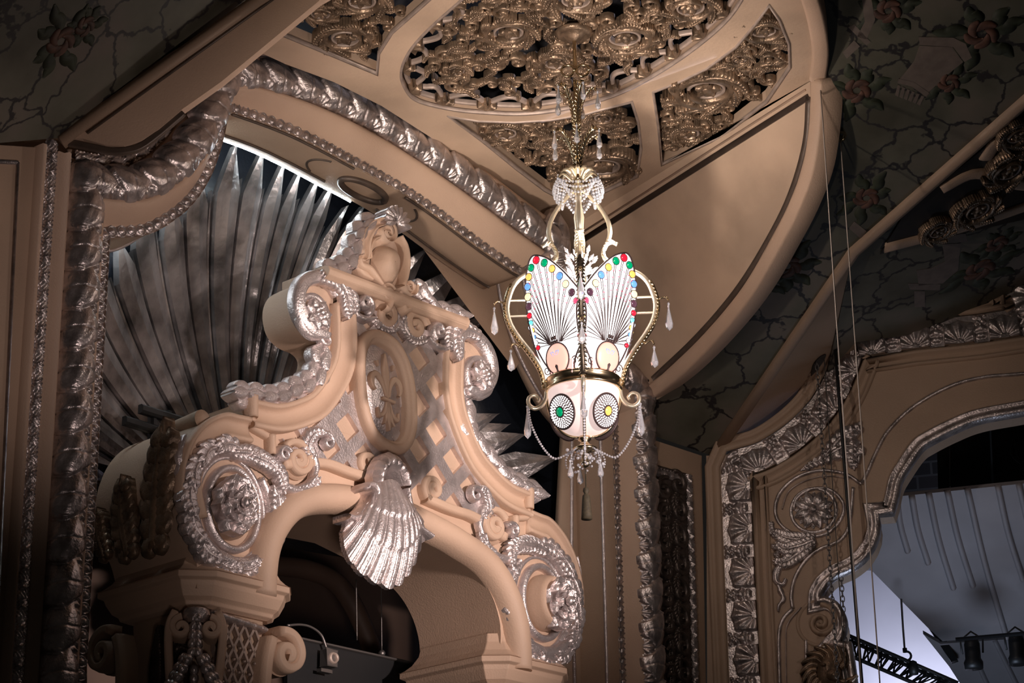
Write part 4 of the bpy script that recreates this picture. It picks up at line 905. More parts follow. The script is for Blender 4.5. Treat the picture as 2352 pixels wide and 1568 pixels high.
for az in (45, 135, 225, 315):
    mb = MB(); tube(mb, RP(np.linspace(.05, .24, 8), zc(418)-np.array([0, .01, .0, -.01, -.02, -.02, .0, .03]), az), .01, 6); build('swag_arm', mb, PBRASS, ch)
    mb = MB(); e0 = RP(.24, zc(420), az); beads(mb, [e0, e0+[0, 0, -.17]], .009, .02)
    for k, (d, rr_) in enumerate(((.06, .24), (.11, .23), (.16, .21), (.20, .19), (.24, .16))):
        a2 = az+90; t = np.linspace(0, 1, 16)
        p0, p1 = RP(rr_, zc(428), az), RP(rr_, zc(428), a2); P = p0+(p1-p0)*t[:, None]; P[:, 2] -= d*4*t*(1-t)*.85
        P[:, :2] += (P[:, :2]-[CX, CY])*(.25*4*t*(1-t))[:, None]; beads(mb, P, .0125, .027)
    build('bead_swag', mb, CRYS, ch)
hoop = rz([(1338, 438), (1352, 448), (1376, 474), (1395, 505), (1401, 535), (1394, 560), (1388, 575)])
ribp = rz([(1418, 562), (1404, 556), (1390, 566), (1386, 585), (1398, 603), (1425, 616), (1462, 626), (1486, 645), (1500, 674), (1506, 702), (1500, 735), (1482, 768), (1454, 808), (1431, 850), (1425, 888)])
scr = rz([(1424, 895), (1428, 914), (1440, 928), (1455, 932), (1467, 922), (1466, 907), (1453, 902), (1443, 910), (1446, 918)])
hoop, ribp, scr = smooth(hoop, 6), smooth(ribp, 6), smooth(scr, 6)
for az in (0, 90, 180, 270):
    d_ = 90-az
    mb = MB(); P = np.array([RP(a_, b_, az) for a_, b_ in hoop]); tube(mb, P, [.016, .02, .02, .014], 8); build('cage_hoop', mb, PBRASS, ch)
    rb = MB(); P = np.array([RP(a_, b_, az) for a_, b_ in ribp]); tube(rb, P, [.012, .02, .022, .022, .022], 8); P2 = P[-42:]; rib_ = build('outer_rib', rb, PBRASS, ch)
    mb = MB(); spike_tube(mb, np.array([RP(a_+.02, b_, az) for a_, b_ in ribp[42:]]), .02, 30, .055); build('leaf_edging', mb, BRASS if az != 0 else DLEAF, rib_)  # leaves of the rib facing the camera are darker than the rest
    mb = MB(); spike_tube(mb, P[:26], .018, 12, .06); build('leaf_curl', mb, PBRASS, rib_)
    mb = MB(); tube(mb, np.array([RP(a_, b_, az) for a_, b_ in scr]), [.02, .02, .016, .012], 8); build('lower_scroll', mb, PBRASS, rib_)
    mb = MB()
    for y in (686, 722):
        rr_ = CH.uv(1500, y)[0]; tube(mb, [RP(.03, zc(y), az), RP(rr_, zc(y), az)], .010, 6)
    build('brace', mb, PBRASS, rib_)
    for (pts, L) in (([(1506, 695), (1518, 684), (1530, 683), (1535, 690)], .26), ([(1481, 790), (1490, 783), (1498, 782), (1502, 790)], .20)):
        q = smooth(rz(pts), 5); mb = MB(); spike_tube(mb, np.array([RP(a_, b_, az) for a_, b_ in q]), .009, 8, .025); arm = build('drop_arm', mb, BRASS, rib_); drop(arm, RP(q[-1][0], q[-1][1]-.01, az), L, .032)
    q = smooth(rz([(1468, 922), (1466, 960), (1452, 1000), (1432, 1034), (1412, 1050), (1385, 1040), (1366, 1030)]), 6); mb = MB(); beads(mb, np.array([RP(a_, b_, az) for a_, b_ in q]), .011, .022); build('bead_chain', mb, CRYS, ch)
    mb = MB(); drop(rib_, RP(q[0][0]+.01, q[0][1], az), .30, .03)
# crystal spikes round the column
for az in (45, 135, 225, 315):
    mb = MB()
    for i in range(26):
        y = 590+i*4; a2 = az+rng.uniform(-22, 22); r0_ = rng.uniform(.05, .13); p = RP(r0_, zc(y), a2); q = RP(r0_+.05, zc(y)+.05, a2); tube(mb, [p, (p+q)/2, q], [.003, .016, .002], 5)
    build('crystal_spray', mb, CRYS, ch, sm=False)
for y, r_ in ((640, .20), (748, .38)): drop(ch, RP(r_, zc(y)+.05, 0), .24, .035)
# ring, bowl, finial
rR = float(CH.uv(1426, 890)[0]); z0, z1 = zc(874), zc(900)
mb = MB(); lathe(mb, (CX, CY, 0), [(rR-.02, z0), (rR, z0+.005), (rR+.01, z0-.01), (rR, z0-.02), (rR, z1+.02), (rR+.012, z1+.01), (rR, z1), (rR-.02, z1), (rR-.02, z0)], 48); build('gallery_ring', mb, BRASS, ch)
zb_ = zc(1003); hb = z1-zb_; t = np.linspace(0, pi/2, 16)
bprof = np.stack([(rR-.015)*np.cos(t)**.72, z1-hb*np.sin(t)], 1); bprof[-1, 0] = .03
mb = MB(); lathe(mb, (CX, CY, 0), bprof, 48); bowl = build('glass_bowl', mb, BGLASS, ch)
for az in (0, 90, 180, 270):
    mb = MB(); P = np.array([RP(a_+.008, b_-.003, az) for a_, b_ in bprof]); tube(mb, P, .014, 8); build('bowl_strap', mb, BRASS, bowl)
for i, az in enumerate((-45, 45, 135, 225)):
    k = 6; p = RP(bprof[k, 0]+.0, bprof[k, 1], az); o_ = nrm(RP(1, 0, az)-RP(0, 0, az)); dn = nrm(o_*math.cos(rad(17))-Z*math.sin(rad(17))); tg = nrm(np.cross(Z, dn)); up_ = np.cross(dn, tg)
    EF = Frame(p+dn*.022, tg, up_, dn); 
    def dome_(r): return -np.asarray(r)**2/(2*.34)
    er = .135; mb = MB(); rr_ = np.linspace(0, er, 8); aa = np.linspace(0, 2*pi, 36, endpoint=False)
    mb.grid(np.stack([EF.P(r*np.cos(aa), r*np.sin(aa)*1.05, dome_(r)) for r in rr_[1:]]), cv=True)
    for r in (er, er*.30): tube(mb, np.vstack([EF.P(r*np.cos(aa), r*np.sin(aa)*1.05, dome_(r)+.004)]*1+[EF.P(r*np.cos(aa[:1]), r*np.sin(aa[:1])*1.05, dome_(r)+.004)]), .009, 6)
    eye = build('filigree_roundel', mb, LEAD, bowl)
    mb = MB()
    for r, n in ((.052, 14), (.066, 18), (.080, 22), (.094, 26), (.108, 30), (.121, 34)):
        for j in range(n):
            a_ = 2*pi*j/n+r*90; ellipsoid(mb, EF.P(r*math.cos(a_), r*math.sin(a_)*1.05, dome_(r)+.004), tg*.0082, up_*.0062, dn*.004, 6, 4)
    build('white_glass_dots', mb, WGLASS, eye)
    mb = MB(); ellipsoid(mb, EF.P(0, 0, .004), tg*.038, up_*.040, dn*.014, 20, 8); build('glass_jewel', mb, JC['green' if i % 2 == 0 else 'amber'], eye)
clathe('base_finial', [(.03, 1000), (.05, 1003), (.055, 1010), (.035, 1014), (.045, 1022), (.10, 1030), (.09, 1036), (.03, 1040), (.03, 1060), (.05, 1066), (.0, 1075)], BRASS)
mb = MB()
for k in range(46):
    az = rng.uniform(0, 360); r_ = rng.uniform(.04, .16); z_ = zc(1036)-rng.uniform(0, .16); ball(mb, RP(r_, z_, az), rng.uniform(.009, .016), 6, 4)
for k in range(8):
    az = k*45; t = np.linspace(0, 1, 10); beads(mb, RP(.05+.11*np.sin(t*pi/1.6), zc(1030)-.16*t**1.5, az), .009, .02)
build('bead_cluster', mb, CRYS, ch)
for az in (70, 200, 290): drop(ch, RP(.13, zc(1056), az), .17, .026)
mb = MB(); tube(mb, [RP(0, zc(1060), 0), RP(0, zc(1126), 0)], .006, 6); build('tassel_cord', mb, TASSEL, ch)
clathe('tassel', [(0, 1118), (.022, 1121), (.026, 1128), (.014, 1134), (.03, 1138), (.035, 1150), (.042, 1180), (.045, 1192), (.0, 1192)], TASSEL, n=20)
# ---- winged glass panels
WOUT = [(1232, 586), (1257, 593), (1282, 616), (1302, 643), (1319, 672), (1327, 701), (1330, 734), (1329, 767), (1323, 796), (1316, 830), (1314, 868), (1270, 874), (1262, 850), (1244, 829), (1219, 792), (1205, 759), (1197, 726), (1195, 684), (1199, 651), (1209, 614), (1219, 593)]
JW = [(275, 90, 'red', 20), (318, 105, 'green', 20), (243, 132, 'green', 19), (356, 137, 'amber', 19), (224, 183, 'amber', 19), (391, 177, 'blue', 19), (211, 237, 'blue', 19), (418, 221, 'cream', 19), (207, 293, 'cream', 20), (444, 268, 'plum', 19), (207, 346, 'plum', 19), (464, 314, 'rose', 16), (207, 397, 'red', 15), (479, 355, 'clear', 17), (215, 439, 'teal', 15), (482, 398, 'yellow', 15), (225, 479, 'amber', 14), (490, 440, 'clear', 12), (490, 471, 'clear', 12), (236, 517, 'blue', 12), (489, 505, 'red', 12), (252, 549, 'clear', 12), (266, 575, 'red', 12)]
z2p = lambda x, y: (1120+x/2.4133, 560+y/2.4133)
rb_, rt_ = .27, .52; zb2, zt2 = zc(868), zc(592)
def wing_frame(az):
    p0, p1 = RP(rb_, zb2, az), RP(rt_, zt2, az); ev = nrm(p1-p0); tg = nrm(np.cross(Z, RP(1, 0, az)-RP(0, 0, az))); tg = tg if tg@hr > 0 else -tg
    ew = np.cross(tg, ev); ew = ew if ew@(RP(1, 0, az)-RP(0, 0, az)) > 0 else -ew
    return Frame(p0, tg, ev, ew)
WF = wing_frame(-45); WU = WF.px(WOUT); JU = [(WF.uv(*z2p(x, y)), c, r) for x, y, c, r in JW]; CAM_ = WF.uv(1284.5, 823); FLW = WF.uv(1277, 786); BOT = WF.uv(1288, 851); PB = WF.px([(1262, 826), (1317, 822), (1317, 868), (1271, 874)])
tiltw = lambda u: -.9*(np.asarray(u))**2          # gentle curve of the panel
for i, az in enumerate((-45, 45, 135, -135)):
    F_ = wing_frame(az); sg = 1 if az in (-45, 135) else -1
    o2 = smooth(WU, 4, True)*[sg, 1]; cxx = o2.mean(0)
    mb = MB(); ks = np.linspace(1, .02, 8); V = []
    for k in ks: q = cxx+(o2-cxx)*k; V.append(F_.P(q[:, 0], q[:, 1], tiltw(q[:, 0])))
    mb.grid(np.stack(V), cv=True); V = [p-F_.ew*.012 for p in V]; mb.grid(np.stack(V), cv=True); mb.grid(np.stack([V[0], V[0]+F_.ew*.012]), cv=True)
    wg = build('glass_wing', mb, WGLASS, ch)
    def L3(q, dz=.008): q = np.asarray(q, float); return F_.P(q[:, 0]*sg, q[:, 1], tiltw(q[:, 0])+dz)
    mb = MB(); P = L3(np.vstack([smooth(WU, 4, True), WU[:1]])); tube(mb, P, .0075, 6); build('wing_frame', mb, LEAD, wg)
    mb = MB(); c0_ = CAM_+np.array([0, .06])
    for (p, c, r) in JU:
        for e in (-.5, .5):
            tgt = p+np.array([e*.02, -.0]); src = c0_+np.array([(p[0]-c0_[0])*.22, .07]); mid = src*.42+tgt*.58; mid[0] = src[0]+(tgt[0]-src[0])*.38
            q = np.array([(1-s)**2*src+2*s*(1-s)*mid+s*s*tgt for s in np.linspace(0, 1, 9)]); tube(mb, L3(q, .006), .0032, 4)
    build('lead_lines', mb, LEAD, wg)
    for (p, c, r) in JU:
        R_ = r/2.4133/275*1.08; mb = MB(); ellipsoid(mb, F_.P(p[0]*sg, p[1], tiltw(p[0])+.012), F_.eu*R_*1.2, F_.ev*R_, F_.ew*.012, 16, 6); j = build('glass_jewel', mb, JC[c], wg)
    mb = MB(); 
    for (p, c, r) in JU:
        R_ = r/2.4133/275*1.1; a_ = np.linspace(0, 2*pi, 17); tube(mb, F_.P(p[0]*sg+R_*1.2*np.cos(a_), p[1]+R_*np.sin(a_), tiltw(p[0])+.013), .0035, 4)
    build('jewel_settings', mb, LEAD, wg)
    mb = MB(); ellipsoid(mb, F_.P(CAM_[0]*sg, CAM_[1], .02+tiltw(CAM_[0])), F_.eu*.125, F_.ev*.125, F_.ew*.025, 24, 8); cm = build('cameo', mb, mat('cameo_glass', (.55, .28, .22), 0, .3, noise=.0, emit=(1, .55, .45), es=.75) if i == 0 else bpy.data.materials['cameo_glass'], wg)
    mb = MB(); a_ = np.linspace(0, 2*pi, 33); tube(mb, F_.P(CAM_[0]*sg+.13*np.cos(a_), CAM_[1]+.13*np.sin(a_), .02+tiltw(CAM_[0])), .006, 6)
    for k in range(7):
        a2 = k*2*pi/6; r_ = .028 if k < 6 else 0; ellipsoid(mb, F_.P((FLW[0])*sg+r_*math.cos(a2), FLW[1]+r_*math.sin(a2)*1.5, .02+tiltw(FLW[0])), F_.eu*.018, F_.ev*.018, F_.ew*.01, 8, 4)
    tube(mb, F_.P(np.full(5, BOT[0]*sg), BOT[1]+np.linspace(-.06, .07, 5), .03), [.004, .02, .012, .022, .004], 6)
    for s_ in (-1, 1):
        sp = spiral((CAM_[0]*sg+s_*.16, CAM_[1]-.06), .045, .012, 1.3, 0, s_, 20); tube(mb, F_.P(sp[:, 0], sp[:, 1], .0), .005, 5)
    build('cameo_mount', mb, LEAD, wg)
    mb = MB()
    for s_, col_ in ((-1, 0), (1, 0)): tube(mb, F_.P(CAM_[0]*sg+s_*np.array([0, .02, .045, .03, 0]), CAM_[1]+.03+np.array([0, .03, .03, -.005, 0]), .04), .004, 4)
    build('ribbon_bow', mb, JC['blue'], cm)
    mb = MB(); q = PB*[sg, 1]; plate(mb, F_, q, .0, .014); build('rose_glass_base', mb, PINK, wg, sm=False)
    mb = MB()
    for u_ in np.linspace(-.11, .17, 7):
        for k in range(5):
            p = np.array([CAM_[0]-.05+u_*1.3, CAM_[1]+.42+.10*math.cos(u_*9)+k*.055]); 
            tube(mb, L3([p+[-.009, .006], p, p+[.009, .006]], .006), .0035, 4)
    build('painted_chevrons', mb, JC['rose'], wg)
bulb = lamp('chandelier_bulb', 'POINT', RP(.0, zc(690), 0)+[0, 0, CAMZ], (0, 0, 0), 130, (1, .86, .76), .06)
bulb = lamp('chandelier_bulb', 'POINT', RP(.30, zc(560), 90)+[0, 0, CAMZ], (0, 0, 0), 120, (1, .86, .76), .05)
# ================================================================== PIERCED CEILING GRILLES
def scroll_rose(root, fr, x, y, R, a0, d, sty=0, w0=-.02):
    """one rinceau scroll: leafy spiral sheath, pale inner ring and a five petalled flower"""
    c = fr.uv(x, y); mb = MB()
    sp = spiral(c, R*1.15, R*.58, 1.35, a0, d, 70); strip(mb, fr, sp, R*np.array([.05, .13, .14, .12, .10, .07]), R*.26, w0, na=10, n=110, lobes=9, lamp_=.18, vein=R*.02, wb=w0-.035)
    for k in range(8):
        a1 = a0+d*(.2+k*.80); aa = a1+d*np.linspace(0, 1.0, 7); rr_ = R*np.linspace(.90-.02*k, 1.38-.03*k, 7); P = np.stack([c[0]+rr_*np.cos(aa), c[1]+rr_*np.sin(aa)], 1)
        leaf(mb, fr, P, R*.19, R*.22, w0+.01, lobes=4, curl=R*.20, wb=w0-.03)
    build('leafy_scroll', mb, BRONZE, root)
    mb = MB(); strip(mb, fr, spiral(c, R*.62, R*.50, 1.0, a0+1.0, d, 40), R*.05, R*.14, w0, sec='flat', na=6, n=50, wb=w0-.03); build('pale_ring', mb, BRONZEL, root)
    mb = MB(); petal_rose(mb, fr, c, R*.44, w0+.01, 5, a0, R*.14, .40, .02); q = ellipse(c, R*.12, R*.12, 20); mould(mb, fr, q, [(.02*R/.2, 0), (.0, R*.28), (-.02*R/.2, R*.1)], closed=True, w=w0); build('flower', mb, BRONZE, root)
def filler(root, fr, poly, occupied, n, R, name='acanthus_sprig', w0=-.03, mt=None):
    poly = np.asarray(poly); lo, hi = poly.min(0), poly.max(0); k = 0; pts = []
    for _ in range(6000):
        p = lo+(hi-lo)*rng.rand(2)
        if not inside(poly, p): continue
        if any(np.hypot(*(p-c)) < r*1.0 for c, r in occupied): continue
        if any(np.hypot(*(p-c)) < R*1.25 for c in pts): continue
        pts.append(p); k += 1
        if k >= n: break
    for j, p in enumerate(pts):
        a = rng.uniform(0, 2*pi); d = 1 if rng.rand() < .5 else -1; mb = MB(); r = R*rng.uniform(.75, 1.1)
        sp = spiral(p, r, r*.2, 1.25, a, d, 36); strip(mb, fr, sp, r*np.array([.12, .20, .17, .13, .2]), r*.38, w0, na=8, n=50, lobes=4, lamp_=.2, vein=r*.03, wb=w0-.03)
        e = sp[0]; aa = a-d*.4; P = [e+(p-e)*.2, e, e+np.array([math.cos(a-d*1.4), math.sin(a-d*1.4)])*r*.9, e+np.array([math.cos(a-d*1.0), math.sin(a-d*1.0)])*r*1.7]
        leaf(mb, fr, P, r*.34, r*.35, w0+.01, lobes=4, curl=r*.3, wb=w0-.03)
        b2 = a+d*2.2; e2 = p+np.array([math.cos(b2), math.sin(b2)])*r*.8; P = [e2, e2+np.array([math.cos(b2-d*.4), math.sin(b2-d*.4)])*r*.7, e2+np.array([math.cos(b2+d*.3), math.sin(b2+d*.3)])*r*1.4]; leaf(mb, fr, P, r*.28, r*.3, w0+.0, lobes=4, curl=r*.25, wb=w0-.03); build(name, mb, mt or BRONZE, root)
CP = lambda x, y: CE.uv(x, y)
defs = [
 (0, 'oval pierced bronze ceiling grille of rosette scrolls that the chandelier hangs from', [(1170, 86, .205, .5, 1), (1437, 98, .215, 2.6, -1), (1278, 155, .175, 4, 1), (1322, 12, .20, 1, -1), (1585, 30, .19, 3.5, 1), (1140, -30, .19, 0, 1), (1470, -40, .2, 2, -1), (1050, 176, .11, 1.4, 1), (1300, -90, .2, 2, 1)], 80, .105),
 (1, 'pierced bronze ceiling grille nearest the arch, directly behind the chandelier crown', [(1385, 392, .27, 2.0, 1), (1385, 283, .13, .3, -1), (1160, 318, .17, 2.5, 1), (1265, 340, .10, 4, -1)], 34, .10),
 (2, 'pierced bronze ceiling grille at the right beside the curved plaster lip', [(1625, 216, .27, 1.0, 1), (1585, 318, .15, 3, -1), (1756, 82, .18, 5, -1), (1700, 150, .10, 2, 1)], 34, .095),
 (3, 'pierced bronze ceiling grille at the upper left next to the lit rib', [(792, 100, .20, 1.2, -1), (830, 15, .19, 3, 1), (735, 45, .13, 0, -1), (920, -60, .2, 3, 1)], 18, .085)]
for i, lab, scs, nf, rf in defs:
    poly = OPS[i]; c = poly.mean(0); root = empty('ceiling_grille', CE.P(c[0], c[1], 0)); tag(root, lab, 'ceiling grille', 'pierced grilles of the ceiling')
    occ = []
    for (x, y, R, a0, d) in scs: scroll_rose(root, CE, x, y, R*1.08, a0, d, w0=-.07); occ.append((CP(x, y), R*1.25))
    inner = c+(poly-c)*(.80 if i == 0 else .9); filler(root, CE, inner, occ, nf, rf, w0=-.08)
    if i == 0:                    # interlaced border with leaf knots
        op = resample(np.vstack([poly, poly[:1]]), n=700); T, N, m = normals2(op); s = np.r_[0, np.cumsum(np.linalg.norm(np.diff(op, axis=0), axis=1))]; Lc = s[-1]/24
        inw = -1 if inside(poly, op[10]-N[10]*.05) else 1
        for ph in (0, 1, 2):
            off = [.03+0*s, .035+.17*np.abs(np.sin(pi*s/Lc)), .20-.10*np.abs(np.cos(pi*s/Lc))**3][ph]
            if ph == 2: continue
            P = op+N*(inw*off)[:, None]; mb = MB(); strip(mb, CE, P, .020, .03, -.085, sec='flat', na=4, n=900, wb=-.10); build('interlaced_band', mb, BRONZEL, root)
        for k in range(24):
            j = int(np.argmin(np.abs(s-k*Lc))); p = op[j]+N[j]*inw*.06; mb = MB(); t_ = T[j]; n_ = N[j]*inw
            for a in (-1.0, 0, 1.0): 
                d = n_*math.cos(a)+t_*math.sin(a); strip(mb, CE, np.array([p-n_*.04+d*r for r in np.linspace(0, .11, 8)]), np.array([.02, .04, .045, .01]), .05, -.06, na=6, vein=.004, wb=-.1)
            build('leaf_knot', mb, BRONZE, root)
# far right grille, almost lost in the dark
root = empty('ceiling_grille', DD.hit(2230, 450)); tag(root, 'dark pierced ceiling grille in shadow near the right picture edge', 'ceiling grille', 'pierced grilles of the ceiling')
for (x, y, R, a0, d) in ((2240, 470, .2, 1, 1), (2310, 380, .22, 2, -1), (2150, 520, .15, 0, 1), (2330, 300, .16, 0, 1)): scroll_rose(root, DD, x, y, R, a0, d, w0=.05)
# ================================================================== PROSCENIUM WALL
cont = [(2700, 905), (2500, 915), (2352, 943), (2250, 962), (2190, 985), (2137, 1012), (2112, 1030), (2083, 1072), (2065, 1104), (2056, 1145), (2047, 1174)]
cont = list(map(tuple, smooth(B.px(cont), 5)))
c2 = list(map(tuple, B.px([(2011, 1177), (2016, 1203)]))); c3 = list(map(tuple, smooth(B.px([(2014, 1225), (2003, 1253), (1982, 1282), (1953, 1304), (1920, 1319), (1895, 1340), (1882, 1362), (1880, 1380)]), 4)))
c4 = list(map(tuple, smooth(B.px([(1895, 1376), (1920, 1388), (1935, 1412), (1939, 1440), (1928, 1466), (1915, 1478)]), 4)))+list(map(tuple, B.px([(1950, 1480), (1962, 1568), (1975, 1760)])))
CONT = np.array(cont+c2+c3+c4)
outer = B.px([(1625, 1760), (1622, 1046), (1660, 1046), (1740, 1022), (1815, 975), (1872, 925), (1910, 865), (1932, 800), (1945, 778), (2100, 752), (2250, 735), (2352, 722), (2700, 690)])
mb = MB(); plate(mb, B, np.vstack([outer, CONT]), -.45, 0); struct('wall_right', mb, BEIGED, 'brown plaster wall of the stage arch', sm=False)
bandp = np.vstack([B.px([(1722, 1760), (1712, 1568), (1700, 1320), (1690, 1080)])[:], smooth(B.px([(1696, 1066), (1755, 1048), (1822, 1006), (1880, 952), (1918, 893), (1942, 838), (1955, 800)]), 6), B.px([(1968, 792), (2100, 772), (2250, 756), (2345, 742)]), B.px([(2352, 738), (2345, 640), (2360, 560)])])
def h_palm(s, a):
    L = .46; f = (s/L) % 1; x = (f-.34)*L; y = (a+.95)*.165; r = np.hypot(x, y); an = np.arctan2(x, y)
    h = .004*np.ones_like(s); out = .27*(1-.06*np.abs(np.sin(an*6)))
    m = (r < out)*(np.abs(x) < .155); h = np.where(m, .020+.036*np.sin(np.clip(r/.26, 0, 1)*pi*.8)+.011*np.cos(an*11), h); h = np.where(r < .05, .045, h)
    for cx, cy, rr_, hh in ((.83, .0, .05, .05), (.77, .45, .032, .04), (.89, .45, .032, .04), (.83, .72, .034, .045), (.79, -.5, .038, .035), (.87, -.5, .038, .035), (.83, .25, .022, .055), (.74, -.1, .03, .03), (.92, -.1, .03, .03), (.72, .85, .02, .03), (.94, .85, .02, .03)):
        q = ((f-cx)*L/rr_)**2+((a-cy)*.165/rr_)**2; h = np.maximum(h, hh*np.sqrt(np.clip(1-q, 0, 1)))
    return h
mb = MB(); relief(mb, B, bandp, h_palm, .155, na=40, step=.009, w=.02); struct('trim_19', mb, SILVERM, 'broad silver palmette border around the stage arch')
mb = MB(); mould(mb, B, bandp, [(.17, 0), (.17, .05), (.20, .06), (.24, .04), (.27, .02), (.28, .04), (.31, .05), (.33, .0)])
mould(mb, B, bandp, [(-.17, 0), (-.17, .05), (-.19, .065), (-.215, .05), (-.24, .0), (-.29, -.005), (-.30, .045), (-.325, .05), (-.335, .0)][::-1]); struct('trim_20', mb, BEIGED, 'stepped plaster mouldings on both sides of the palmette border')
mb = MB(); Tn, Nn, mm_ = normals2(CONT)
inw = 1 if not inside(np.vstack([outer, CONT]), CONT[20]+Nn[20]*.03) else -1
mould(mb, B, CONT, [(k*inw, b) for k, b in ((.03, -.1), (.03, .03), (0, .05), (-.03, .045), (-.045, .01), (-.07, .01), (-.085, .035), (-.10, .035), (-.11, 0))]); struct('trim_21', mb, SILVERM, 'silver-edged lip of the stage opening')
orn = empty('arch_scroll_ornament', B.hit(1870, 1250)); tag(orn, 'silver line volute with eight-petalled rosette and acanthus on the brown stage arch spandrel', 'plaster ornament')
def line(px, r=.022, name='silver_line', m=SILVERM):
    mb = MB(); q = smooth(B.px(px), 6); strip(mb, B, q, r, .030, .0, na=6, n=max(60, len(q)), wb=-.01); return build(name, mb, m, orn)
line([(2600, 830), (2352, 858), (2260, 866), (2180, 888), (2097, 935), (2040, 990), (2012, 1040), (1995, 1080), (1979, 1112)])
line([(1979, 1112), (1940, 1088), (1881, 1081), (1826, 1099), (1789, 1137), (1782, 1182), (1804, 1215), (1848, 1232), (1898, 1226), (1931, 1193), (1938, 1158), (1909, 1126), (1865, 1123), (1832, 1143), (1822, 1172)])
line([(1960, 1120), (1955, 1180), (1948, 1215), (1926, 1243), (1881, 1262), (1848, 1290), (1826, 1328), (1818, 1366), (1821, 1398)]); line([(1821, 1398), (1800, 1420), (1790, 1453), (1790, 1520), (1794, 1640)])
line([(1950, 1100), (1900, 1094), (1850, 1105), (1812, 1130), (1797, 1170)], .007); line([(1841, 1395), (1812, 1430), (1806, 1470), (1808, 1640)], .007)
line([(1852, 1470), (1852, 1640)], .02, 'leaf_edging')
c = B.uv(1869, 1172)
mb = MB(); petal_rose(mb, B, c, .21, .02, 8, .3, .055, .34, .0); petal_rose(mb, B, c, .20, .0, 8, .7, .03, .3); blob(mb, B, c[0], c[1], .05, .055, .055, .05); q = ellipse(c, .235, .235, 40); mould(mb, B, q, [(.02, 0), (.0, .03), (-.02, 0)], closed=True); build('rosette', mb, SILVERM, orn)
mb = MB()
leaf(mb, B, B.px([(1872, 1238), (1840, 1240), (1808, 1236), (1778, 1222)]), .10, .05, .01, lobes=5); leaf(mb, B, B.px([(1872, 1242), (1838, 1256), (1806, 1262), (1785, 1250)]), .09, .05, .03, lobes=5); leaf(mb, B, B.px([(1868, 1246), (1840, 1268), (1805, 1292), (1780, 1290)]), .09, .05, .02, lobes=5)
leaf(mb, B, B.px([(1780, 1230), (1770, 1215), (1772, 1200)]), .05, .04, .01, lobes=2)
for k in range(26): p = B.uv(1780+rng.uniform(-3, 26), 1262+rng.uniform(-8, 20)); blob(mb, B, p[0], p[1], .03+.02*rng.rand(), .022, .022, .022, 0, 8, 5)
strip(mb, B, smooth(B.px([(1800, 1292), (1785, 1312), (1784, 1335), (1798, 1343), (1806, 1330)]), 5), np.array([.03, .05, .035, .02]), .05, .0, n=40, vein=.005)
strip(mb, B, smooth(B.px([(1784, 1330), (1792, 1355), (1800, 1375), (1790, 1390), (1788, 1405)]), 5), np.array([.02, .035, .03, .015]), .04, .0, n=40, lobes=4)
build('acanthus', mb, SILVERM, orn)
mb = MB()
leaf(mb, B, B.px([(1905, 1050), (1930, 1042), (1955, 1045), (1962, 1075)]), .08, .05, .02, lobes=3); leaf(mb, B, B.px([(1900, 1052), (1935, 1030), (1965, 1030), (1972, 1055)]), .09, .06, .03, lobes=2); leaf(mb, B, B.px([(1900, 1045), (1935, 1005), (1965, 990), (1975, 975)]), .09, .06, .02, lobes=3); leaf(mb, B, B.px([(1900, 1055), (1870, 1062), (1845, 1078)]), .05, .04, .01, lobes=2)
build('acanthus', mb, SILVERM, orn)
mb = MB(); c = B.uv(1885, 1430); strip(mb, B, spiral(c, .19, .03, 1.7, 1.5, -1, 70), .028, .05, .0, sec='round', na=6, n=100); q = ellipse(c, .235, .235, 40); mould(mb, B, q, [(.02, 0), (.0, .03), (-.02, 0)], closed=True); build('spiral_boss', mb, BEIGED, orn)
# relief head
mask = empty('lion_relief', B.hit(1895, 1530)); tag(mask, 'dark bronze lion-mane relief under the spiral boss of the stage arch', 'relief')
c = B.uv(1905, 1545); mb = MB(); blob(mb, B, c[0], c[1], .02, .13, .19, .12); blob(mb, B, c[0]+.05, c[1]-.05, .12, .07, .06, .08); blob(mb, B, c[0]-.04, c[1]+.06, .12, .03, .02, .03); blob(mb, B, c[0]+.09, c[1]+.06, .11, .03, .02, .03); build('head', mb, BRONZE, mask)
mb = MB()
for k in range(15):
    a = .3+k*.37; P = [c+np.array([math.cos(a+.15*t), math.sin(a+.15*t)])*r for t, r in ((0, .12), (1, .19), (3, .25), (4.2, .29))]; strip(mb, B, smooth(P, 5), np.array([.03, .04, .035, .01]), .07, .02, n=24, vein=.008)
build('mane', mb, BRONZE, mask)
# side pier ornament panel
pn = empty('bronze_arabesque_panel', A.hit(1550, 1320)); tag(pn, 'tall dark bronze panel of low scrolls between two leafy silver strips', 'relief panel')
mb = MB(); plate(mb, A, A.px([(1505, 1060), (1590, 1085), (1610, 1760), (1505, 1760)]), -.088, -.06); build('ground', mb, DARKBR, pn, sm=False)
mb = MB()
for k, y in enumerate(range(1110, 1640, 62)):
    for s_, x in ((1, 1535+k*1.5), (-1, 1566+k*1.5)):
        c = A.uv(x, y+12*(s_ > 0)); strip(mb, A, spiral(c, .15, .03, 1.3, 1.2 if s_ > 0 else 2, s_, 40), np.array([.02, .035, .03, .025]), .04, -.06, n=50, vein=.003)
        leaf(mb, A, [c+[.02*s_, -.1], c+[.06*s_, -.2], c+[.02*s_, -.33]], .06, .04, -.06, lobes=4)
build('scrollwork', mb, DARKBR, pn)
mb = MB(); relief(mb, A, A.px([(1500, 1075), (1592, 1100)]), h_egg, .05, na=12, w=-.06); relief(mb, A, A.px([(1592, 1088), (1600, 1300), (1613, 1760)]), h_leafband, .055, na=12, w=-.06); build('leaf_border', mb, SILVERM, pn)
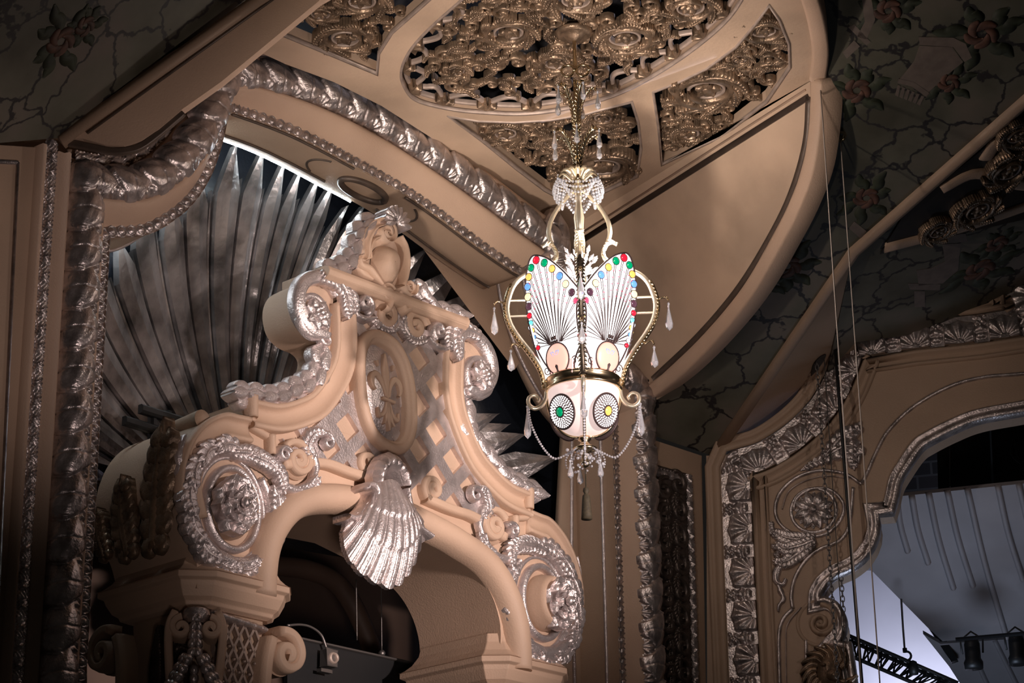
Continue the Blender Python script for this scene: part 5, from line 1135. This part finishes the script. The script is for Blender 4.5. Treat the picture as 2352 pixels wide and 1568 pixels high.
# ================================================================== STAGE
yb = -7.5
mb = MB(); P = B.px([(1700, 700), (3000, 600), (3000, 1900), (1700, 1900)], yb); plate(mb, B, P, yb-.2, yb); struct('wall_stage', mb, BRICK, 'dark brick back wall of the stage', sm=False)
mb = MB(); P = B.px([(2150, 960), (2270, 960), (2500, 960), (2500, 1300), (2160, 1300)], -4.5); plate(mb, B, P, -4.6, -4.5); o = build('black_stage_curtain', mb, BLACK, sm=False); tag(o, 'black drape hanging above the grey canopy behind the stage arch', 'curtain')
lamp('stage_wash_light', 'AREA', B.P(2.1, 3.6, -.7)+np.array([0, 0, CAMZ]), B.P(2.6, 6.3, -1.9)+np.array([0, 0, CAMZ]), 24, (.62, .76, 1), .8)
can = empty('acoustic_canopy', B.hit(2200, 1300, -2.2)); tag(can, 'ribbed grey acoustic canopy panels filling the stage arch opening', 'canopy')
p0, p1, p2 = B.hit(2060, 1140, -1.2), B.hit(2352, 1108, -1.2), B.hit(2200, 1468, -2.9)
CN = frame3(p0, p1, p2)
mb = MB(); plate(mb, CN, CN.px([(1960, 1150), (2060, 1140), (2352, 1110), (2600, 1085), (2600, 1455), (2352, 1459), (2165, 1472), (2130, 1440), (1955, 1262)]), -.06, 0); build('upper_panel', mb, CANVAS, can, sm=False)
mb = MB(); ribs = [((2060, 1140), (2085, 1265)), ((2094, 1137), (2132, 1292)), ((2133, 1131), (2190, 1350)), ((2176, 1126), (2235, 1345)), ((2222, 1121), (2312, 1462)), ((2292, 1114), (2350, 1330)), ((2340, 1110), (2420, 1400)), ((2185, 1330), (2280, 1462)), ((2222, 1300), (2292, 1462))]
for a_, b_ in ribs[:7]:
    q = smooth(CN.px([a_, ((a_[0]+b_[0])/2-5, (a_[1]+b_[1])/2), b_]), 8); strip(mb, CN, q, .035, .05, 0, n=20, na=6)
build('rib', mb, CANVAS, can)
mb = MB(); CN2 = Frame(CN.o-CN.ew*.5, CN.eu, CN.ev, CN.ew); P = CN2.px([(2120, 1455), (2160, 1478), (2352, 1465), (2600, 1450), (2600, 1760), (2260, 1760), (2225, 1600), (2180, 1530)]); plate(mb, CN2, P, -.06, 0); build('lower_panel', mb, CANVAS, can, sm=False)
mb = MB()
for a_, b_ in (((2225, 1478), (2300, 1640)), ((2285, 1470), (2370, 1640))): strip(mb, CN2, CN2.px([a_, b_]), .03, .05, 0, n=12, na=6)
build('lower_rib', mb, CANVAS, can)
mb = MB(); P = B.px([(1905, 1290), (2010, 1296), (2120, 1400), (2190, 1500), (2240, 1600), (2300, 1760), (1880, 1760)], -6); plate(mb, B, P, -6.05, -6); o = build('cyclorama', mb, CYC, sm=False); tag(o, 'pale lavender backdrop cloth seen low inside the stage arch', 'backdrop')
q = B.hit(2050, 1480, -5.0)+np.array([.3, -.3, CAMZ-1.2]); lamp('cyclorama_light', 'AREA', q, B.hit(2060, 1440, -6)+np.array([0, 0, CAMZ]), 46, (.80, .82, 1), 1.2)
mb = MB(); P = B.px([(1948, 1290), (2030, 1290), (2165, 1455), (2200, 1515), (2185, 1520), (2105, 1400), (2000, 1305), (1948, 1305)], -3.6); plate(mb, B, P, -3.7, -3.6); build('edge_fascia', mb, BLACK, can, sm=False)
# truss
tr = empty('lighting_truss', B.hit(2050, 1520, -2.0)); tag(tr, 'black lattice lighting truss slanting across the pale backdrop', 'truss')
tp = lambda x, y, w=-2.0: B.hit(x, y, w)
ch1 = [tp(1940, 1455), tp(2200, 1568)]; ch2 = [tp(1940, 1500), tp(2150, 1590)]; ch3 = [tp(1940, 1466, -2.3), tp(2200, 1578, -2.3)]
mb = MB(); [tube(mb, resample(np.array(q), n=8), .022, 8) for q in (ch1, ch2, ch3)]; build('chord', mb, BLACK, tr)
mb = MB(); n = 16; a_, b_, c_ = [resample(np.array(q), n=n) for q in (ch1, ch2, ch3)]
for i in range(n-1):
    tube(mb, [a_[i], b_[i+(i % 2)]], .011, 6); tube(mb, [a_[i+1], b_[i+1-(i % 2)]], .011, 6); tube(mb, [a_[i], c_[i+1]], .009, 6); tube(mb, [b_[i], c_[i]], .009, 6)
build('bracing', mb, BLACK, tr)
for k, (x, y, w, lab) in enumerate(((2234, 1500, -1.9, 'black stage lantern under the canopy, left of the pair'), (2336, 1490, -1.8, 'black stage lantern at the right picture edge under the canopy'))):
    st = empty('stage_lantern', tp(x, y, w)); tag(st, lab, 'stage light', 'stage lanterns under the canopy'); c = B.uv(x, y, w)
    mb = MB(); base = B.P(c[0], c[1], w); pr = [(0, -.17), (.10, -.17), (.105, -.10), (.085, -.06), (.085, .10), (.07, .16), (0, .17)]; lathe(mb, base, pr, 20); build('housing', mb, BLACK, st)
    mb = MB(); tube(mb, [B.P(c[0]-.11, c[1]+.0, w), B.P(c[0]-.12, c[1]+.15, w), B.P(c[0], c[1]+.24, w), B.P(c[0]+.12, c[1]+.15, w), B.P(c[0]+.11, c[1], w)], .012, 6); build('yoke', mb, BLACK, st)
mb = MB(); tube(mb, [tp(2195, 1468, -1.6), tp(2400, 1450, -1.6)], .022, 8); o = build('lighting_bar', mb, BLACK); tag(o, 'thin black bar the stage lanterns hang from', 'bar')
mb = MB(); lathe(mb, tp(2098, 1534), [(0, -.07), (.05, -.07), (.06, 0), (.04, .07), (0, .09)], 14); o = build('truss_motor', mb, BLACK); tag(o, 'small black hoist clamped on the truss below the hook cable', 'hoist')
ck = empty('hook_cable', tp(2077, 1500)); tag(ck, 'steel cable with a hook holding the lighting truss', 'cable')
mb = MB(); tube(mb, [tp(2070, 1375), tp(2074, 1440), tp(2078, 1492)], .012, 6); build('cable', mb, STEEL, ck)
mb = MB(); c = B.uv(2082, 1506, -2.0); sp = spiral(c, .05, .05, .75, 1.8, -1, 14); tube(mb, B.P(sp[:, 0], sp[:, 1], -2.0), .014, 6); tube(mb, [tp(2078, 1488), tp(2079, 1498)], .025, 8); build('hook', mb, BLACK, ck)
for x0, x1, lab in ((2180, 2182, 'thin pale line hanging left above the canopy behind the arch'), (2272, 2280, 'twisted bluish rope hanging right above the canopy behind the arch')):
    mb = MB(); tube(mb, [B.hit(x0, 930, -3), B.hit(x1, 1118, -3)], .012 if x0 > 2200 else .007, 6); o = build('rigging_line', mb, mat('blue_rope', (.16, .22, .30), 0, .8) if x0 > 2200 else STEEL); tag(o, lab, 'rope')
mb = MB()
for k in range(4): q = px = [B.hit(2300+12*k, 930, -3.4), B.hit(2318+rng.uniform(-18, 18), 990, -3.4), B.hit(2330+rng.uniform(-22, 22), 1040, -3.4), B.hit(2350, 1090-10*k, -3.4)]; tube(mb, smooth(np.array(q), 6), .008, 5)
o = build('loose_cable', mb, BLACK); tag(o, 'tangle of thin black cables above the canopy at the right edge', 'cable')
# ================================================================== ROPES AND CHAINS dropping through the hall
def vline(top, zend, r, name, m, lab, cat, dx=0.):
    mb = MB(); b = top.copy(); b[2] = zend; b[0] += dx; tube(mb, resample(np.array([top, b]), n=12), r, 6); o = build(name, mb, m); tag(o, lab, cat); return o
t1 = MU.hit(1883, 182)-MU.ew*0; t2 = MU.hit(1930, 312)
vline(t1, 2.0, .0065, 'hanging_rope', ROPE, 'pale thin rope dropping from the hole beside the curved ceiling lip', 'rope')
vline(t2, 2.0, .0065, 'hanging_rope', ROPE, 'pale thin rope dropping from the dark eyelet in the mural, rightmost rope', 'rope')
for (t, lab) in ((t1, 'brass eyelet at the edge of the curved lip where the left rope enters'), (t2, 'small dark eyelet in the mural where the right rope enters')):
    mb = MB(); p = t+MU.ew*.01; u_, v_ = (p-MU.o)@MU.eu, (p-MU.o)@MU.ev; mould(mb, MU, ellipse((u_, v_), .05, .05, 24), [(.012, -.01), (.0, .03), (-.012, -.01)], closed=True); o = build('eyelet', mb, BRASS); tag(o, lab, 'eyelet')
top = TT.hit(1918, 800, .02); vline(top, 2.6, .018, 'black_cable', BLACK, 'thick black cable hanging between the chains and the pale right rope', 'cable', .06)
mb = MB(); q = smooth(TT.px([(1862, 862), (1866, 838), (1880, 820), (1896, 812), (1890, 828), (1876, 848)]), 4); plate(mb, TT, q, .004, .012); o = build('chain_slot', mb, BLACK, sm=False); tag(o, 'dark slot in the plain ceiling panel where the chains enter', 'slot')
def chain(top, zend, lab):
    mb = MB(); L = .075; n = int((top[2]-zend)/(L*.72)); a = np.linspace(0, 2*pi, 13)
    for i in range(n):
        c = top-np.array([0, 0, i*L*.72]); e = np.array([1., 0, 0]) if i % 2 else np.array([.35, .94, 0]); P = c+np.cos(a)[:, None]*e*.019+np.sin(a)[:, None]*Z*L*.5; tube(mb, P, .0055, 5)
    o = build('hoist_chain', mb, STEEL); tag(o, lab, 'chain')
chain(TT.hit(1876, 832, .01), 2.4, 'long steel link chain hanging before the stage arch, left of the two chains')
chain(TT.hit(1901, 862, .01), 2.4, 'long steel link chain hanging before the stage arch, right of the two chains')
vline(TT.hit(1893, 825, .02), 2.3, .005, 'hanging_rope', ROPED, 'thin dark rope hanging between the two chains of the stage arch', 'rope')
